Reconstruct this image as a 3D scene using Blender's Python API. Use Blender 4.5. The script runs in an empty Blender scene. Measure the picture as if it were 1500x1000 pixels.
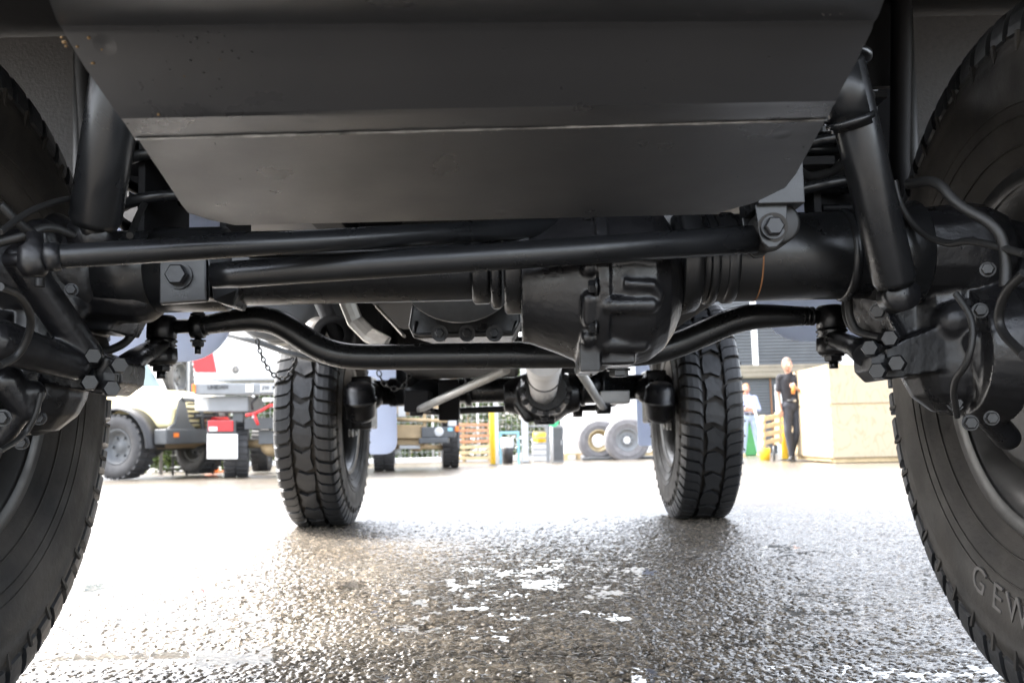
import bpy, bmesh, math, random
import numpy as np
from mathutils import Vector, Matrix
random.seed(4)
rng = np.random.default_rng(4)
PI = math.pi
S = bpy.context.scene

# ------------------------------------------------------------------ camera
CAM_H, CAM_P, CAM_Y, CAM_R, CAM_X, CAM_F = .431, .1004, .003, -.0216, .034, 1339.0
cp, sp = math.cos(CAM_P), math.sin(CAM_P)
_f = Vector((-math.sin(CAM_Y) * cp, math.cos(CAM_Y) * cp, sp))
_r = Vector((math.cos(CAM_Y), math.sin(CAM_Y), 0))
_u = _r.cross(_f)
_a = _r * math.cos(CAM_R) + _u * math.sin(CAM_R)
_b = -_r * math.sin(CAM_R) + _u * math.cos(CAM_R)
cd = bpy.data.cameras.new('camera'); cam = bpy.data.objects.new('camera', cd)
S.collection.objects.link(cam)
m = Matrix((( _a.x, _b.x, -_f.x, CAM_X), (_a.y, _b.y, -_f.y, 0), (_a.z, _b.z, -_f.z, CAM_H), (0, 0, 0, 1)))
cam.matrix_world = m
cd.sensor_width = 22.3; cd.lens = CAM_F / 1500 * 22.3
cd.clip_start = .02; cd.clip_end = 600
cd.dof.use_dof = True; cd.dof.focus_distance = 1.45; cd.dof.aperture_fstop = 5.0
S.camera = cam

# ------------------------------------------------------------------ light
SUN_EL, SUN_AZ = math.radians(52), math.radians(-62)      # azimuth measured from +Y towards +X
w = bpy.data.worlds.new('World'); S.world = w; w.use_nodes = True
nt = w.node_tree; nt.nodes.clear()
wo = nt.nodes.new('ShaderNodeOutputWorld'); bg = nt.nodes.new('ShaderNodeBackground')
sky = nt.nodes.new('ShaderNodeTexSky'); sky.sky_type = 'NISHITA'; sky.sun_disc = False
sky.sun_elevation = SUN_EL; sky.sun_rotation = SUN_AZ
sky.air_density = 1.0; sky.dust_density = 4.0; sky.ozone_density = .6
hs = nt.nodes.new('ShaderNodeHueSaturation'); hs.inputs['Saturation'].default_value = .38
nt.links.new(sky.outputs[0], hs.inputs['Color']); nt.links.new(hs.outputs[0], bg.inputs[0])
bg.inputs[1].default_value = .15
nt.links.new(bg.outputs[0], wo.inputs[0])
sd = bpy.data.lights.new('sun', 'SUN'); sun = bpy.data.objects.new('sun', sd); S.collection.objects.link(sun)
sd.energy = 1.5; sd.angle = math.radians(12); sd.color = (1, .96, .9)
sv = Vector((math.sin(SUN_AZ) * math.cos(SUN_EL), math.cos(SUN_AZ) * math.cos(SUN_EL), math.sin(SUN_EL)))
sv = Vector((sv.x, sv.y, sv.z))
sun.rotation_euler = sv.to_track_quat('Z', 'Y').to_euler()
S.view_settings.view_transform = 'Standard'; S.view_settings.look = 'None'
S.view_settings.gamma = 1; S.view_settings.use_curve_mapping = False
S.view_settings.exposure = 3.35
S.cycles.max_bounces = 8; S.cycles.diffuse_bounces = 5; S.cycles.glossy_bounces = 4
S.cycles.use_denoising = True

# ------------------------------------------------------------------ helpers
def P(px, py, Y):
    d = _f + _a * ((px - 750) / CAM_F) - _b * ((py - 500) / CAM_F)
    t = Y / d.y
    return Vector((CAM_X, 0, CAM_H)) + d * t
def ground_z(y):
    return 0.0 if y < 5 else -.0125 * (min(y, 26) - 5)
def G(px, Y):
    q = P(px, 640, Y); return Vector((q.x, Y, ground_z(Y)))
def L(a, b, t): return a + (b - a) * t

class MB:
    """a mesh under construction"""
    def __init__(s): s.v = []; s.f = []; s.sm = []
    def add(s, vs, fs, smooth=False, M=None):
        o = len(s.v)
        for p in vs:
            p = Vector(p); s.v.append(M @ p if M is not None else p)
        for f in fs:
            s.f.append([i + o for i in f]); s.sm.append(smooth)
        return s
    def box(s, c, d, rot=None, M=None):
        x, y, z = d[0] / 2, d[1] / 2, d[2] / 2
        vs = [Vector(p) for p in ((-x,-y,-z),(x,-y,-z),(x,y,-z),(-x,y,-z),(-x,-y,z),(x,-y,z),(x,y,z),(-x,y,z))]
        if rot is not None: vs = [rot @ p for p in vs]
        vs = [p + Vector(c) for p in vs]
        return s.add(vs, [(0,3,2,1),(4,5,6,7),(0,1,5,4),(1,2,6,5),(2,3,7,6),(3,0,4,7)], False, M)
    def tube(s, pts, rad, n=16, caps=True, smooth=True, M=None, flat=1.0):
        pts = [Vector(p) for p in pts]
        if not hasattr(rad, '__len__'): rad = [rad] * len(pts)
        k = len(pts); vs = []; up = None
        for i, p in enumerate(pts):
            t = (pts[min(i + 1, k - 1)] - pts[max(i - 1, 0)])
            t = t.normalized() if t.length > 1e-9 else Vector((0, 0, 1))
            if up is None:
                up = Vector((0, 0, 1)) if abs(t.z) < .9 else Vector((0, 1, 0))
            e1 = up.cross(t); e1 = e1.normalized() if e1.length > 1e-6 else Vector((1, 0, 0)); e2 = t.cross(e1); up = e2
            for j in range(n):
                a = 2 * PI * j / n
                vs.append(p + (e1 * math.cos(a) + e2 * math.sin(a) * flat) * rad[i])
        fs = [(i*n+j, i*n+(j+1)%n, (i+1)*n+(j+1)%n, (i+1)*n+j) for i in range(k-1) for j in range(n)]
        if not caps: return s.add(vs, fs, smooth, M)
        o = len(s.v); s.add(vs, fs, smooth, M)
        s.f.append([o + j for j in range(n)][::-1]); s.sm.append(False)
        s.f.append([o + (k-1)*n + j for j in range(n)]); s.sm.append(False)
        return s
    def lathe(s, prof, base, axis, n=48, smooth=True, a0=0, a1=2*PI, M=None):
        """prof: list of (distance along axis, radius)"""
        ax = Vector(axis).normalized(); up = Vector((0,0,1)) if abs(ax.z) < .9 else Vector((0,1,0))
        e1 = up.cross(ax).normalized(); e2 = ax.cross(e1); base = Vector(base)
        full = abs(a1 - a0 - 2*PI) < 1e-6; m_ = n if full else n + 1
        vs = []
        for h, r in prof:
            for j in range(m_):
                a = a0 + (a1-a0) * j / n
                vs.append(base + ax * h + (e1 * math.cos(a) + e2 * math.sin(a)) * r)
        fs = []
        for i in range(len(prof) - 1):
            for j in range(n):
                j2 = (j + 1) % m_
                fs.append((i*m_+j, i*m_+j2, (i+1)*m_+j2, (i+1)*m_+j))
        return s.add(vs, fs, smooth, M)
    def prism(s, poly, off, M=None, smooth=False):
        """poly: 3-D points of a planar polygon, off: extrusion vector"""
        n = len(poly); off = Vector(off); poly = [Vector(p) for p in poly]
        vs = poly + [p + off for p in poly]
        fs = [list(range(n))[::-1], [i + n for i in range(n)]] + [(i, (i+1) % n, (i+1) % n + n, i + n) for i in range(n)]
        return s.add(vs, fs, smooth, M)
    def hexbolt(s, c, axis, r=.013, h=.012, washer=True, stud=False):
        ax = Vector(axis).normalized(); c = Vector(c)
        if washer: s.tube([c, c + ax * .003], r * 1.25, 20)
        s.lathe([(.003, 0.0001), (.003, r), (h * .85, r), (h, r * .86), (h, .0001)], c, ax, 6, False)
        if stud: s.tube([c + ax * h, c + ax * (h + .012)], r * .5, 12)
        return s
    def ball(s, c, r, n=14, sc=(1,1,1)):
        c = Vector(c); vs = []; fs = []
        for i in range(n + 1):
            t = PI * i / n
            for j in range(2 * n):
                a = PI * j / n
                vs.append(c + Vector((math.sin(t)*math.cos(a)*r*sc[0], math.sin(t)*math.sin(a)*r*sc[1], math.cos(t)*r*sc[2])))
        for i in range(n):
            for j in range(2 * n):
                fs.append((i*2*n+j, i*2*n+(j+1)%(2*n), (i+1)*2*n+(j+1)%(2*n), (i+1)*2*n+j))
        return s.add(vs, fs, True)
    def capsule(s, a, b, ra, rb=None, n=14):
        rb = ra if rb is None else rb
        a = Vector(a); b = Vector(b); d = (b - a)
        if d.length < 1e-6: return s.ball(a, ra)
        d.normalize(); pts = []; rr = []
        for t in (0.02, .3, .6, .85): pts.append(a - d * ra * math.cos(t * PI/2)); rr.append(ra * math.sin(t * PI/2))
        pts.append(a); rr.append(ra); pts.append(b); rr.append(rb)
        for t in (.85, .6, .3, .02): pts.append(b + d * rb * math.cos(t * PI/2)); rr.append(rb * math.sin(t * PI/2))
        return s.tube(pts, rr, n)
    def mesh(s, name):
        me = bpy.data.meshes.new(name)
        me.from_pydata([tuple(p) for p in s.v], [], s.f)
        me.polygons.foreach_set('use_smooth', s.sm); me.update()
        return me

COL = S.collection
WM = {}
def worldm(o):
    return WM.get(o.name, Matrix.Identity(4))
def link(o, parent=None, local=False):
    COL.objects.link(o)
    if parent is not None:
        o.parent = parent
        if not local: o.matrix_parent_inverse = worldm(parent).inverted(); WM[o.name] = Matrix.Identity(4)
        else: WM[o.name] = worldm(parent) @ o.matrix_basis
    return o
def ob(name, mb, mat, parent=None, bevel=0, remesh=0, local=False, subs=0, smooth_it=0, label=None, seg=2):
    me = mb.mesh(name) if isinstance(mb, MB) else mb
    if mat and not me.materials: me.materials.append(mat)
    o = bpy.data.objects.new(name, me); link(o, parent, local)
    if remesh:
        r = o.modifiers.new('remesh', 'REMESH'); r.mode = 'VOXEL'; r.voxel_size = remesh; r.use_smooth_shade = True
        if smooth_it:
            q = o.modifiers.new('smooth', 'SMOOTH'); q.iterations = smooth_it; q.factor = .5
    if bevel:
        b = o.modifiers.new('bevel', 'BEVEL'); b.width = bevel; b.segments = seg; b.limit_method = 'ANGLE'; b.angle_limit = math.radians(40)
    if label: o['label'] = label
    return o
def tag(o, label, cat, group=None, kind=None):
    if label: o['label'] = label
    if cat: o['category'] = cat
    if group: o['group'] = group
    if kind: o['kind'] = kind
    return o
def thing(name, loc, label, cat, group=None, rz=0):
    o = bpy.data.objects.new(name, None); COL.objects.link(o); o.empty_display_size = .1
    o.location = loc; o.rotation_euler = (0, 0, rz)
    WM[o.name] = Matrix.Translation(Vector(loc)) @ Matrix.Rotation(rz, 4, 'Z')
    return tag(o, label, cat, group)
def struct(name, mb, mat, **k):
    o = ob(name, mb, mat, **k); o['kind'] = 'structure'; return o

# ------------------------------------------------------------------ materials
def mat(name, col, rough=.5, metal=0, var=.15, vscale=8, bump=0, bscale=60, spec=.5, col2=None, rvar=0, coat=0, detail=4):
    M_ = bpy.data.materials.new(name); M_.use_nodes = True
    n = M_.node_tree.nodes; l = M_.node_tree.links; b = n['Principled BSDF']
    b.inputs['Metallic'].default_value = metal; b.inputs['Roughness'].default_value = rough
    b.inputs['Specular IOR Level'].default_value = spec
    if coat: b.inputs['Coat Weight'].default_value = coat; b.inputs['Coat Roughness'].default_value = .12
    tc = n.new('ShaderNodeTexCoord')
    nz = n.new('ShaderNodeTexNoise'); nz.inputs['Scale'].default_value = vscale; nz.inputs['Detail'].default_value = detail; nz.inputs['Roughness'].default_value = .6
    l.new(tc.outputs['Object'], nz.inputs['Vector'])
    cr = n.new('ShaderNodeMapRange'); cr.inputs['From Min'].default_value = .3; cr.inputs['From Max'].default_value = .7
    l.new(nz.outputs[0], cr.inputs[0])
    mx = n.new('ShaderNodeMix'); mx.data_type = 'RGBA'
    c1 = [min(1, c * (1 - var)) for c in col]; c2 = [min(1, c * (1 + var)) for c in col] if col2 is None else col2
    mx.inputs[6].default_value = (*c1, 1); mx.inputs[7].default_value = (*c2, 1)
    l.new(cr.outputs[0], mx.inputs[0]); l.new(mx.outputs[2], b.inputs['Base Color'])
    if rvar:
        rm = n.new('ShaderNodeMapRange'); rm.inputs['From Min'].default_value = .3; rm.inputs['From Max'].default_value = .7
        rm.inputs['To Min'].default_value = max(.03, rough - rvar); rm.inputs['To Max'].default_value = min(1, rough + rvar)
        n2 = n.new('ShaderNodeTexNoise'); n2.inputs['Scale'].default_value = vscale * 2.3; n2.inputs['Detail'].default_value = 6
        l.new(tc.outputs['Object'], n2.inputs['Vector'])
        l.new(n2.outputs[0], rm.inputs[0]); l.new(rm.outputs[0], b.inputs['Roughness'])
    if bump:
        bn = n.new('ShaderNodeTexNoise'); bn.inputs['Scale'].default_value = bscale; bn.inputs['Detail'].default_value = 5
        bp = n.new('ShaderNodeBump'); bp.inputs['Strength'].default_value = bump; bp.inputs['Distance'].default_value = .004
        l.new(tc.outputs['Object'], bn.inputs['Vector']); l.new(bn.outputs[0], bp.inputs['Height']); l.new(bp.outputs[0], b.inputs['Normal'])
    return M_
paint = mat('chassis_black_paint', (.009, .0095, .0105), .30, 0, .25, 7, .10, 45, rvar=.08)
cast = mat('cast_black_paint', (.008, .008, .009), .33, 0, .3, 9, .32, 55, rvar=.1)
cast_soft = mat('cast_black_smooth', (.007, .007, .008), .34, 0, .3, 9, .3, 60, rvar=.1)
darkp = mat('underbody_dark', (.005, .005, .006), .65, 0, .3, 4, .15, 40, spec=.25)
rubber = mat('tyre_rubber', (.011, .0105, .0105), .66, 0, .35, 6, .25, 90, rvar=.1, spec=.3, col2=(.042, .037, .032))
tread_m = mat('tread_rubber', (.016, .017, .019), .45, 0, .3, 9, .25, 70, rvar=.1)
hose_m = mat('hose_rubber', (.012, .012, .012), .5)
silver = mat('silver_paint', (.42, .42, .41), .38, .35, .1, 9, .1, 40)
exhaust_m = mat('exhaust_steel', (.36, .34, .31), .42, .6, .25, 12, .1, 60)
boltm = mat('bolt_paint', (.009, .0095, .011), .36, .0, .2, 20, .15, 90)
tankm = mat('tank_grey', (.10, .11, .12), .42, 0, .15, 5)
flapm = mat('mudflap_pale_plastic', (.62, .66, .74), .6, 0, .06, 3)
def _tr(m_, f):
    n = m_.node_tree.nodes; l = m_.node_tree.links; b = n['Principled BSDF']; t = n.new('ShaderNodeBsdfTranslucent'); x = n.new('ShaderNodeMixShader')
    t.inputs[0].default_value = (.66, .72, .85, 1); x.inputs[0].default_value = f
    l.new(b.outputs[0], x.inputs[1]); l.new(t.outputs[0], x.inputs[2]); l.new(x.outputs[0], n['Material Output'].inputs[0])
_tr(flapm, .35)
archm = mat('arch_grey_speckle', (.042, .041, .041), .65, 0, .2, 120, .3, 150)
rust = mat('rusty_weld', (.22, .1, .04), .7, 0, .3, 60)
dustm = mat('dusty_rim_paint', (.016, .0155, .015), .42, 0, .4, 10, .1, 60, rvar=.1)

def skid_material():
    M_ = mat('skid_plate_paint', (.021, .0225, .026), .33, 0, .12, 5, .05, 30, rvar=.07)
    n = M_.node_tree.nodes; l = M_.node_tree.links; b = n['Principled BSDF']
    tc = n.new('ShaderNodeTexCoord')
    vo = n.new('ShaderNodeTexVoronoi'); vo.inputs['Scale'].default_value = 26
    l.new(tc.outputs['Object'], vo.inputs['Vector'])
    lt = n.new('ShaderNodeMath'); lt.operation = 'LESS_THAN'; lt.inputs[1].default_value = .09
    l.new(vo.outputs['Distance'], lt.inputs[0])
    nz = n.new('ShaderNodeTexNoise'); nz.inputs['Scale'].default_value = 5
    l.new(tc.outputs['Object'], nz.inputs['Vector'])
    gt = n.new('ShaderNodeMath'); gt.operation = 'GREATER_THAN'; gt.inputs[1].default_value = .95
    l.new(nz.outputs[0], gt.inputs[0])
    mu = n.new('ShaderNodeMath'); mu.operation = 'MULTIPLY'; l.new(lt.outputs[0], mu.inputs[0]); l.new(gt.outputs[0], mu.inputs[1])
    src = b.inputs['Base Color'].links[0].from_socket
    mx = n.new('ShaderNodeMix'); mx.data_type = 'RGBA'; mx.inputs[7].default_value = (.3, .2, .1, 1)
    l.new(src, mx.inputs[6]); l.new(mu.outputs[0], mx.inputs[0]); l.new(mx.outputs[2], b.inputs['Base Color'])
    # small dents
    bp = n.new('ShaderNodeBump'); bp.inputs['Strength'].default_value = .5; bp.inputs['Distance'].default_value = .003
    v2 = n.new('ShaderNodeTexVoronoi'); v2.inputs['Scale'].default_value = 16
    l.new(tc.outputs['Object'], v2.inputs['Vector'])
    mr = n.new('ShaderNodeMapRange'); mr.inputs['From Max'].default_value = .16; l.new(v2.outputs['Distance'], mr.inputs[0])
    l.new(mr.outputs[0], bp.inputs['Height'])
    n3 = n.new('ShaderNodeTexNoise'); n3.inputs['Scale'].default_value = 6; l.new(tc.outputs['Object'], n3.inputs['Vector'])
    m3 = n.new('ShaderNodeMapRange'); m3.inputs['From Min'].default_value = .5; m3.inputs['From Max'].default_value = .62; m3.inputs['To Max'].default_value = .3
    l.new(n3.outputs[0], m3.inputs[0]); l.new(m3.outputs[0], bp.inputs['Strength'])
    old = b.inputs['Normal'].links[0].from_socket; l.new(old, bp.inputs['Normal']); l.new(bp.outputs[0], b.inputs['Normal'])
    return M_
skidm = skid_material()

# ------------------------------------------------------------------ ground
def asphalt(name, near):
    M_ = bpy.data.materials.new(name); M_.use_nodes = True
    n = M_.node_tree.nodes; l = M_.node_tree.links; b = n['Principled BSDF']
    tc = n.new('ShaderNodeTexCoord')
    vo = n.new('ShaderNodeTexVoronoi'); vo.inputs['Scale'].default_value = 80; vo.inputs['Randomness'].default_value = .9
    l.new(tc.outputs['Object'], vo.inputs['Vector'])
    rp = n.new('ShaderNodeValToRGB'); e = rp.color_ramp.elements
    e[0].color = (.045, .042, .038, 1); e[1].color = (.26, .225, .18, 1)
    x = rp.color_ramp.elements.new(.6); x.color = (.11, .097, .08, 1)
    l.new(vo.outputs['Color'], rp.inputs[0])
    nz = n.new('ShaderNodeTexNoise'); nz.inputs['Scale'].default_value = 1.3; nz.inputs['Detail'].default_value = 5
    l.new(tc.outputs['Object'], nz.inputs['Vector'])
    mx = n.new('ShaderNodeMix'); mx.data_type = 'RGBA'; mx.blend_type = 'MULTIPLY'; mx.inputs[0].default_value = .6
    r2 = n.new('ShaderNodeValToRGB'); r2.color_ramp.elements[0].position = .35; r2.color_ramp.elements[0].color = (.62, .56, .48, 1)
    r2.color_ramp.elements[1].position = .65; r2.color_ramp.elements[1].color = (1, 1, 1, 1)
    l.new(nz.outputs[0], r2.inputs[0]); l.new(rp.outputs[0], mx.inputs[6]); l.new(r2.outputs[0], mx.inputs[7])
    l.new(mx.outputs[2], b.inputs['Base Color'])
    b.inputs['Roughness'].default_value = .25
    b.inputs['Specular IOR Level'].default_value = .5
    bp = n.new('ShaderNodeBump'); bp.inputs['Distance'].default_value = .004 if not near else .0012
    bp.inputs['Strength'].default_value = .8 if not near else .6
    if near:
        n2 = n.new('ShaderNodeTexNoise'); n2.inputs['Scale'].default_value = 420; n2.inputs['Detail'].default_value = 3
        l.new(tc.outputs['Object'], n2.inputs['Vector']); l.new(n2.outputs[0], bp.inputs['Height'])
    else:
        v2 = n.new('ShaderNodeTexVoronoi'); v2.inputs['Scale'].default_value = 78
        l.new(tc.outputs['Object'], v2.inputs['Vector'])
        iv = n.new('ShaderNodeMath'); iv.operation = 'SUBTRACT'; iv.inputs[0].default_value = 1
        l.new(v2.outputs['Distance'], iv.inputs[1]); l.new(iv.outputs[0], bp.inputs['Height'])
    l.new(bp.outputs[0], b.inputs['Normal'])
    return M_
asp_far = asphalt('wet_asphalt', False); asp_near = asp_far

def vnoise(x, y, seed=0):
    """smooth value noise, vectorised"""
    xi = np.floor(x).astype(np.int64); yi = np.floor(y).astype(np.int64); fx = x - xi; fy = y - yi
    fx = fx * fx * (3 - 2 * fx); fy = fy * fy * (3 - 2 * fy)
    def h(a, b):
        n = (a * 374761393 + b * 668265263 + seed * 974711) & 0xffffffff
        n = ((n ^ (n >> 13)) * 1274126177) & 0xffffffff
        return ((n ^ (n >> 16)) & 0xffff) / 65535.0
    return (h(xi, yi) * (1-fx) + h(xi+1, yi) * fx) * (1-fy) + (h(xi, yi+1) * (1-fx) + h(xi+1, yi+1) * fx) * fy
def hsh(a, b, seed):
    n = (a * 374761393 + b * 668265263 + seed * 974711) & 0xffffffff
    n = ((n ^ (n >> 13)) * 1274126177) & 0xffffffff
    return ((n ^ (n >> 16)) & 0xffff) / 65535.0
def gpix(px, py):
    d = _f + _a * ((px - 750) / CAM_F) - _b * ((py - 500) / CAM_F); t = -CAM_H / d.z
    return (CAM_X + d.x * t, d.y * t)
PUDDLES = [((930, 836), .075, .10), ((612, 918), .07, .055), ((900, 868), .06, .04), ((905, 905), .06, .03), ((350, 965), .16, .05),
           ((1320, 955), .13, .03), ((1370, 985), .12, .04), ((600, 775), .10, .16), ((690, 890), .07, .03), ((840, 905), .05, .03),
           ((520, 855), .05, .10), ((760, 905), .04, .03), ((250, 900), .25, .12), ((130, 860), .2, .12), ((780, 855), .05, .05),
           ((1180, 870), .05, .04), ((200, 960), .2, .05), ((1130, 800), .12, .25)]
YN0, YN1 = 1.25, 6.2
ys = [YN0]
while ys[-1] < YN1: ys.append(ys[-1] + max(.003, .003 + (ys[-1] - 2.3) * .0028))
ys = np.array(ys); NC = 720
tt = np.linspace(-1, 1, NC)
Yg, Tg = np.meshgrid(ys, tt, indexing='ij')
Xg = Tg * (Yg * .66 + .05) + CAM_X
cs = .0105
gx = Xg / cs; gy = Yg / cs; ix = np.floor(gx).astype(np.int64); iy = np.floor(gy).astype(np.int64)
best = np.full(Xg.shape, 9.0); hr = np.zeros(Xg.shape)
for dx in (-1, 0, 1):
    for dy in (-1, 0, 1):
        a = ix + dx; b = iy + dy
        sx = a + .15 + .7 * hsh(a, b, 1); sy = b + .15 + .7 * hsh(a, b, 2); rr = .45 + .35 * hsh(a, b, 3)
        d = np.sqrt((gx - sx) ** 2 + (gy - sy) ** 2) / rr
        hh = np.where(d < 1, np.sqrt(np.maximum(0, 1 - d ** 2)) * rr * (.25 + .75 * hsh(a, b, 4)), 0)
        hr = np.maximum(hr, hh)
def rn(f, a, sd):
    c, s_ = math.cos(a), math.sin(a); wx = (vnoise(Xg * f * 1.7 + 9, Yg * f * 1.7, sd + 20) - .5) * .9; wy = (vnoise(Xg * f * 1.7, Yg * f * 1.7 + 5, sd + 30) - .5) * .9
    return vnoise((Xg * c - Yg * s_) * f + wx + 31, (Xg * s_ + Yg * c) * f + wy + 17, sd) - .5
und = rn(4, .5, 5) * .0026 + rn(13, 1.1, 6) * .0030 + rn(31, .8, 7) * .0028 + rn(60, .3, 9) * .0014
und0 = (vnoise(Xg * 4, Yg * 4, 5) - .5) * .0030 + (vnoise(Xg * 13, Yg * 13, 6) - .5) * .0034 + (vnoise(Xg * 34, Yg * 34, 7) - .5) * .0026
for (pp, sx, sy) in PUDDLES:
    cx_, cy_ = gpix(*pp); cx_ = float(cx_)
    und -= .0034 * np.exp(-(((Xg - cx_) / sx) ** 2 + ((Yg - cy_) / sy) ** 2) * 1.3)
Zg = und + hr * .0088 - .0036 + np.clip((Yg - 3.2) / 1.2, 0, 1) * .0045
edge = np.clip(np.minimum.reduce([(Yg - YN0) / .05, (YN1 - Yg) / 1.6, (1 - np.abs(Tg)) / .03]), 0, 1)
Zg = Zg * edge - .012 * (1 - edge)
nr = len(ys)
me = bpy.data.meshes.new('asphalt_surface')
co = np.stack([Xg, Yg, Zg], -1).reshape(-1, 3)
idx = np.arange(nr * NC).reshape(nr, NC)
q = np.stack([idx[:-1, :-1], idx[:-1, 1:], idx[1:, 1:], idx[1:, :-1]], -1).reshape(-1, 4)
me.vertices.add(len(co)); me.vertices.foreach_set('co', co.astype(np.float32).ravel())
me.loops.add(q.size); me.loops.foreach_set('vertex_index', q.astype(np.int32).ravel())
me.polygons.add(len(q)); me.polygons.foreach_set('loop_start', np.arange(0, q.size, 4, dtype=np.int32))
me.polygons.foreach_set('use_smooth', np.ones(len(q), dtype=bool)); me.update(calc_edges=True)
me.materials.append(asp_near)
o = bpy.data.objects.new('pavement', me); COL.objects.link(o); o['kind'] = 'structure'
# the water lying between the stones
wm = bpy.data.materials.new('puddle_water'); wm.use_nodes = True
b = wm.node_tree.nodes['Principled BSDF']; b.inputs['Base Color'].default_value = (.9, .88, .84, 1); b.inputs['Roughness'].default_value = .02
b.inputs['IOR'].default_value = 1.33; b.inputs['Transmission Weight'].default_value = 1
wv = MB()
wv.add([(-3.4, 1.3, -.0024), (3.4, 1.3, -.0024), (4.2, 4.6, -.0024), (-4.2, 4.6, -.0024)], [(0, 1, 2, 3)])
struct('puddle_water', wv, wm)
gm = MB()
xs_ = [-300, -60, -20, -8, 0, 8, 20, 60, 300]; yy = [-60, -10, 0, 2, 5, 8, 12, 16, 20, 26, 40, 80, 500]
vs = [(x, y, (ground_z(y) if y > 5 else 0) - .010) for y in yy for x in xs_]; nx = len(xs_)
gm.add(vs, [(j*nx+i, j*nx+i+1, (j+1)*nx+i+1, (j+1)*nx+i) for j in range(len(yy)-1) for i in range(nx-1)], True)
struct('ground', gm, asp_far)

# ------------------------------------------------------------------ the truck
D1, DR, TR, WC = 1.364, 4.614, .538, .93           # front / rear axle, tyre radius, half track
TRUCK = thing('truck', (0, 3, 0), 'black-underbodied high-clearance truck filling the picture, seen from beneath its front bash plate', 'truck')
AX = .688                                            # height of the axle tubes (portal axles)

# ---- wheels
def sub(name, loc, parent, rz=0):
    e = bpy.data.objects.new(name, None); e.empty_display_size = .1; e.location = Vector(loc) - WM[parent.name].translation
    e.rotation_euler = (0, 0, rz); COL.objects.link(e); e.parent = parent
    WM[e.name] = Matrix.Translation(Vector(loc)) @ Matrix.Rotation(rz, 4, 'Z'); return e
TW = .132
def tyre_mb():
    pr = [(-.104, .262), (-.112, .278), (-.124, .30), (-.132, .305), (-.139, .335), (-.143, .338), (-.149, .39), (-.150, .425), (-.147, .445), (-.1485, .448), (-.144, .465), (-.134, .482),
          (-.136, .484), (-.128, .498), (-.118, .507), (-.106, .516), (0, .5195)]
    pr = pr + [(-a, b) for a, b in pr[-2::-1]]
    return MB().lathe(pr, (0, 0, 0), (1, 0, 0), 96)
def cyl(u, r, a):   # u along the axle, angle a
    return Vector((u, r * math.cos(a), r * math.sin(a)))
def shoulder_block(sgn, n=60):
    """one slanted shoulder lug which wraps over the edge of the tread"""
    da = 2 * PI / n; wdt = da * .70
    sec = [(.053, .538, .42), (.066, .5388, .14), (.092, .5386, .04), (.115, .536, .0), (.126, .529, -.05), (.134, .512, -.06), (.139, .494, -.04), (.141, .480, -.02)]
    vs = []; k = len(sec)
    for (u, r, sk) in sec:
        for e in (-.5, .5):
            a = e * wdt * (1.10 if u < .12 else 1.06 if u < .13 else 1.0) + sk * da * 1.2
            vs.append(cyl(sgn * u, r, a))
    for (u, r, sk) in sec:
        for e in (-.5, .5):
            a = e * wdt * (1.16 if u < .12 else 1.14) + sk * da * 1.2
            vs.append(cyl(sgn * (u - .026 if u > .12 else u), r - .022, a))
    o = 2 * k; fs = []
    for i in range(k - 1):
        fs.append((2*i, 2*i+1, 2*i+3, 2*i+2)); fs.append((2*i, 2*i+2, o+2*i+2, o+2*i)); fs.append((2*i+1, o+2*i+1, o+2*i+3, 2*i+3))
    fs.append((0, o, o+1, 1)); fs.append((2*k-2, 2*k-1, o+2*k-1, o+2*k-2))
    if sgn < 0: fs = [f[::-1] for f in fs]
    return MB().add(vs, fs)
def centre_block(n=30, alt=0):
    da = 2 * PI / n
    poly = [(-.040, -.36), (-.006, -.54), (.041, -.30), (.030, .08), (.040, .42), (.006, .24), (-.036, .44), (-.030, .04)]
    if alt: poly = [(-.034, -.44), (.006, -.50), (.038, -.26), (.043, .10), (.030, .46), (-.010, .30), (-.040, .34), (-.043, -.04)]
    m_ = MB(); top = [cyl(u, .5385, a * da) for u, a in poly]; bot = [cyl(u * 1.03, .516, a * da) for u, a in poly]
    k = len(poly)
    return m_.add(top + bot, [list(range(k)), *[(i, i + k, (i + 1) % k + k, (i + 1) % k) for i in range(k)]])
def rim_mb():
    pr = [(-.113, .262), (-.122, .282), (-.118, .286), (-.109, .276), (-.107, .256), (-.085, .247), (-.07, .226), (.0, .222), (.03, .216), (.05, .20), (.056, .16), (.05, .13), (.05, .09)]
    m_ = MB().lathe(pr, (0, 0, 0), (1, 0, 0), 72)
    m_.lathe([(.0, .229), (.07, .232), (.085, .252), (.107, .258), (.112, .28), (.118, .284), (.121, .28)], (0, 0, 0), (1, 0, 0), 72)
    return m_
_tw = tyre_mb()
for sg in (-1, 1):
    for r_, u_ in ((.352, .1455), (.372, .1475), (.312, .1355)):
        _tw.tube([(sg * u_, r_ * math.cos(2*PI*k/96), r_ * math.sin(2*PI*k/96)) for k in range(97)], .0016, 5, caps=False)
    for k in range(44):
        a = 2 * PI * k / 44
        _tw.box((sg * .1472, .463 * math.cos(a), .463 * math.sin(a)), (.0045, .006, .030), rot=Matrix.Rotation(a - PI/2, 3, 'X'))
tyre_me = _tw.mesh('tyre'); tyre_me.materials.append(rubber)
rim_me = rim_mb().mesh('rim'); rim_me.materials.append(dustm)
def drum_mb():
    m_ = MB()
    m_.lathe([(-.05, .001), (-.05, .12), (-.04, .185), (-.03, .195), (.02, .195), (.03, .18), (.05, .12)], (0, 0, 0), (1, 0, 0), 48)
    m_.lathe([(-.046, .205), (-.04, .212), (-.034, .205)], (0, 0, 0), (1, 0, 0), 48)
    return m_
sh = {}
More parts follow.
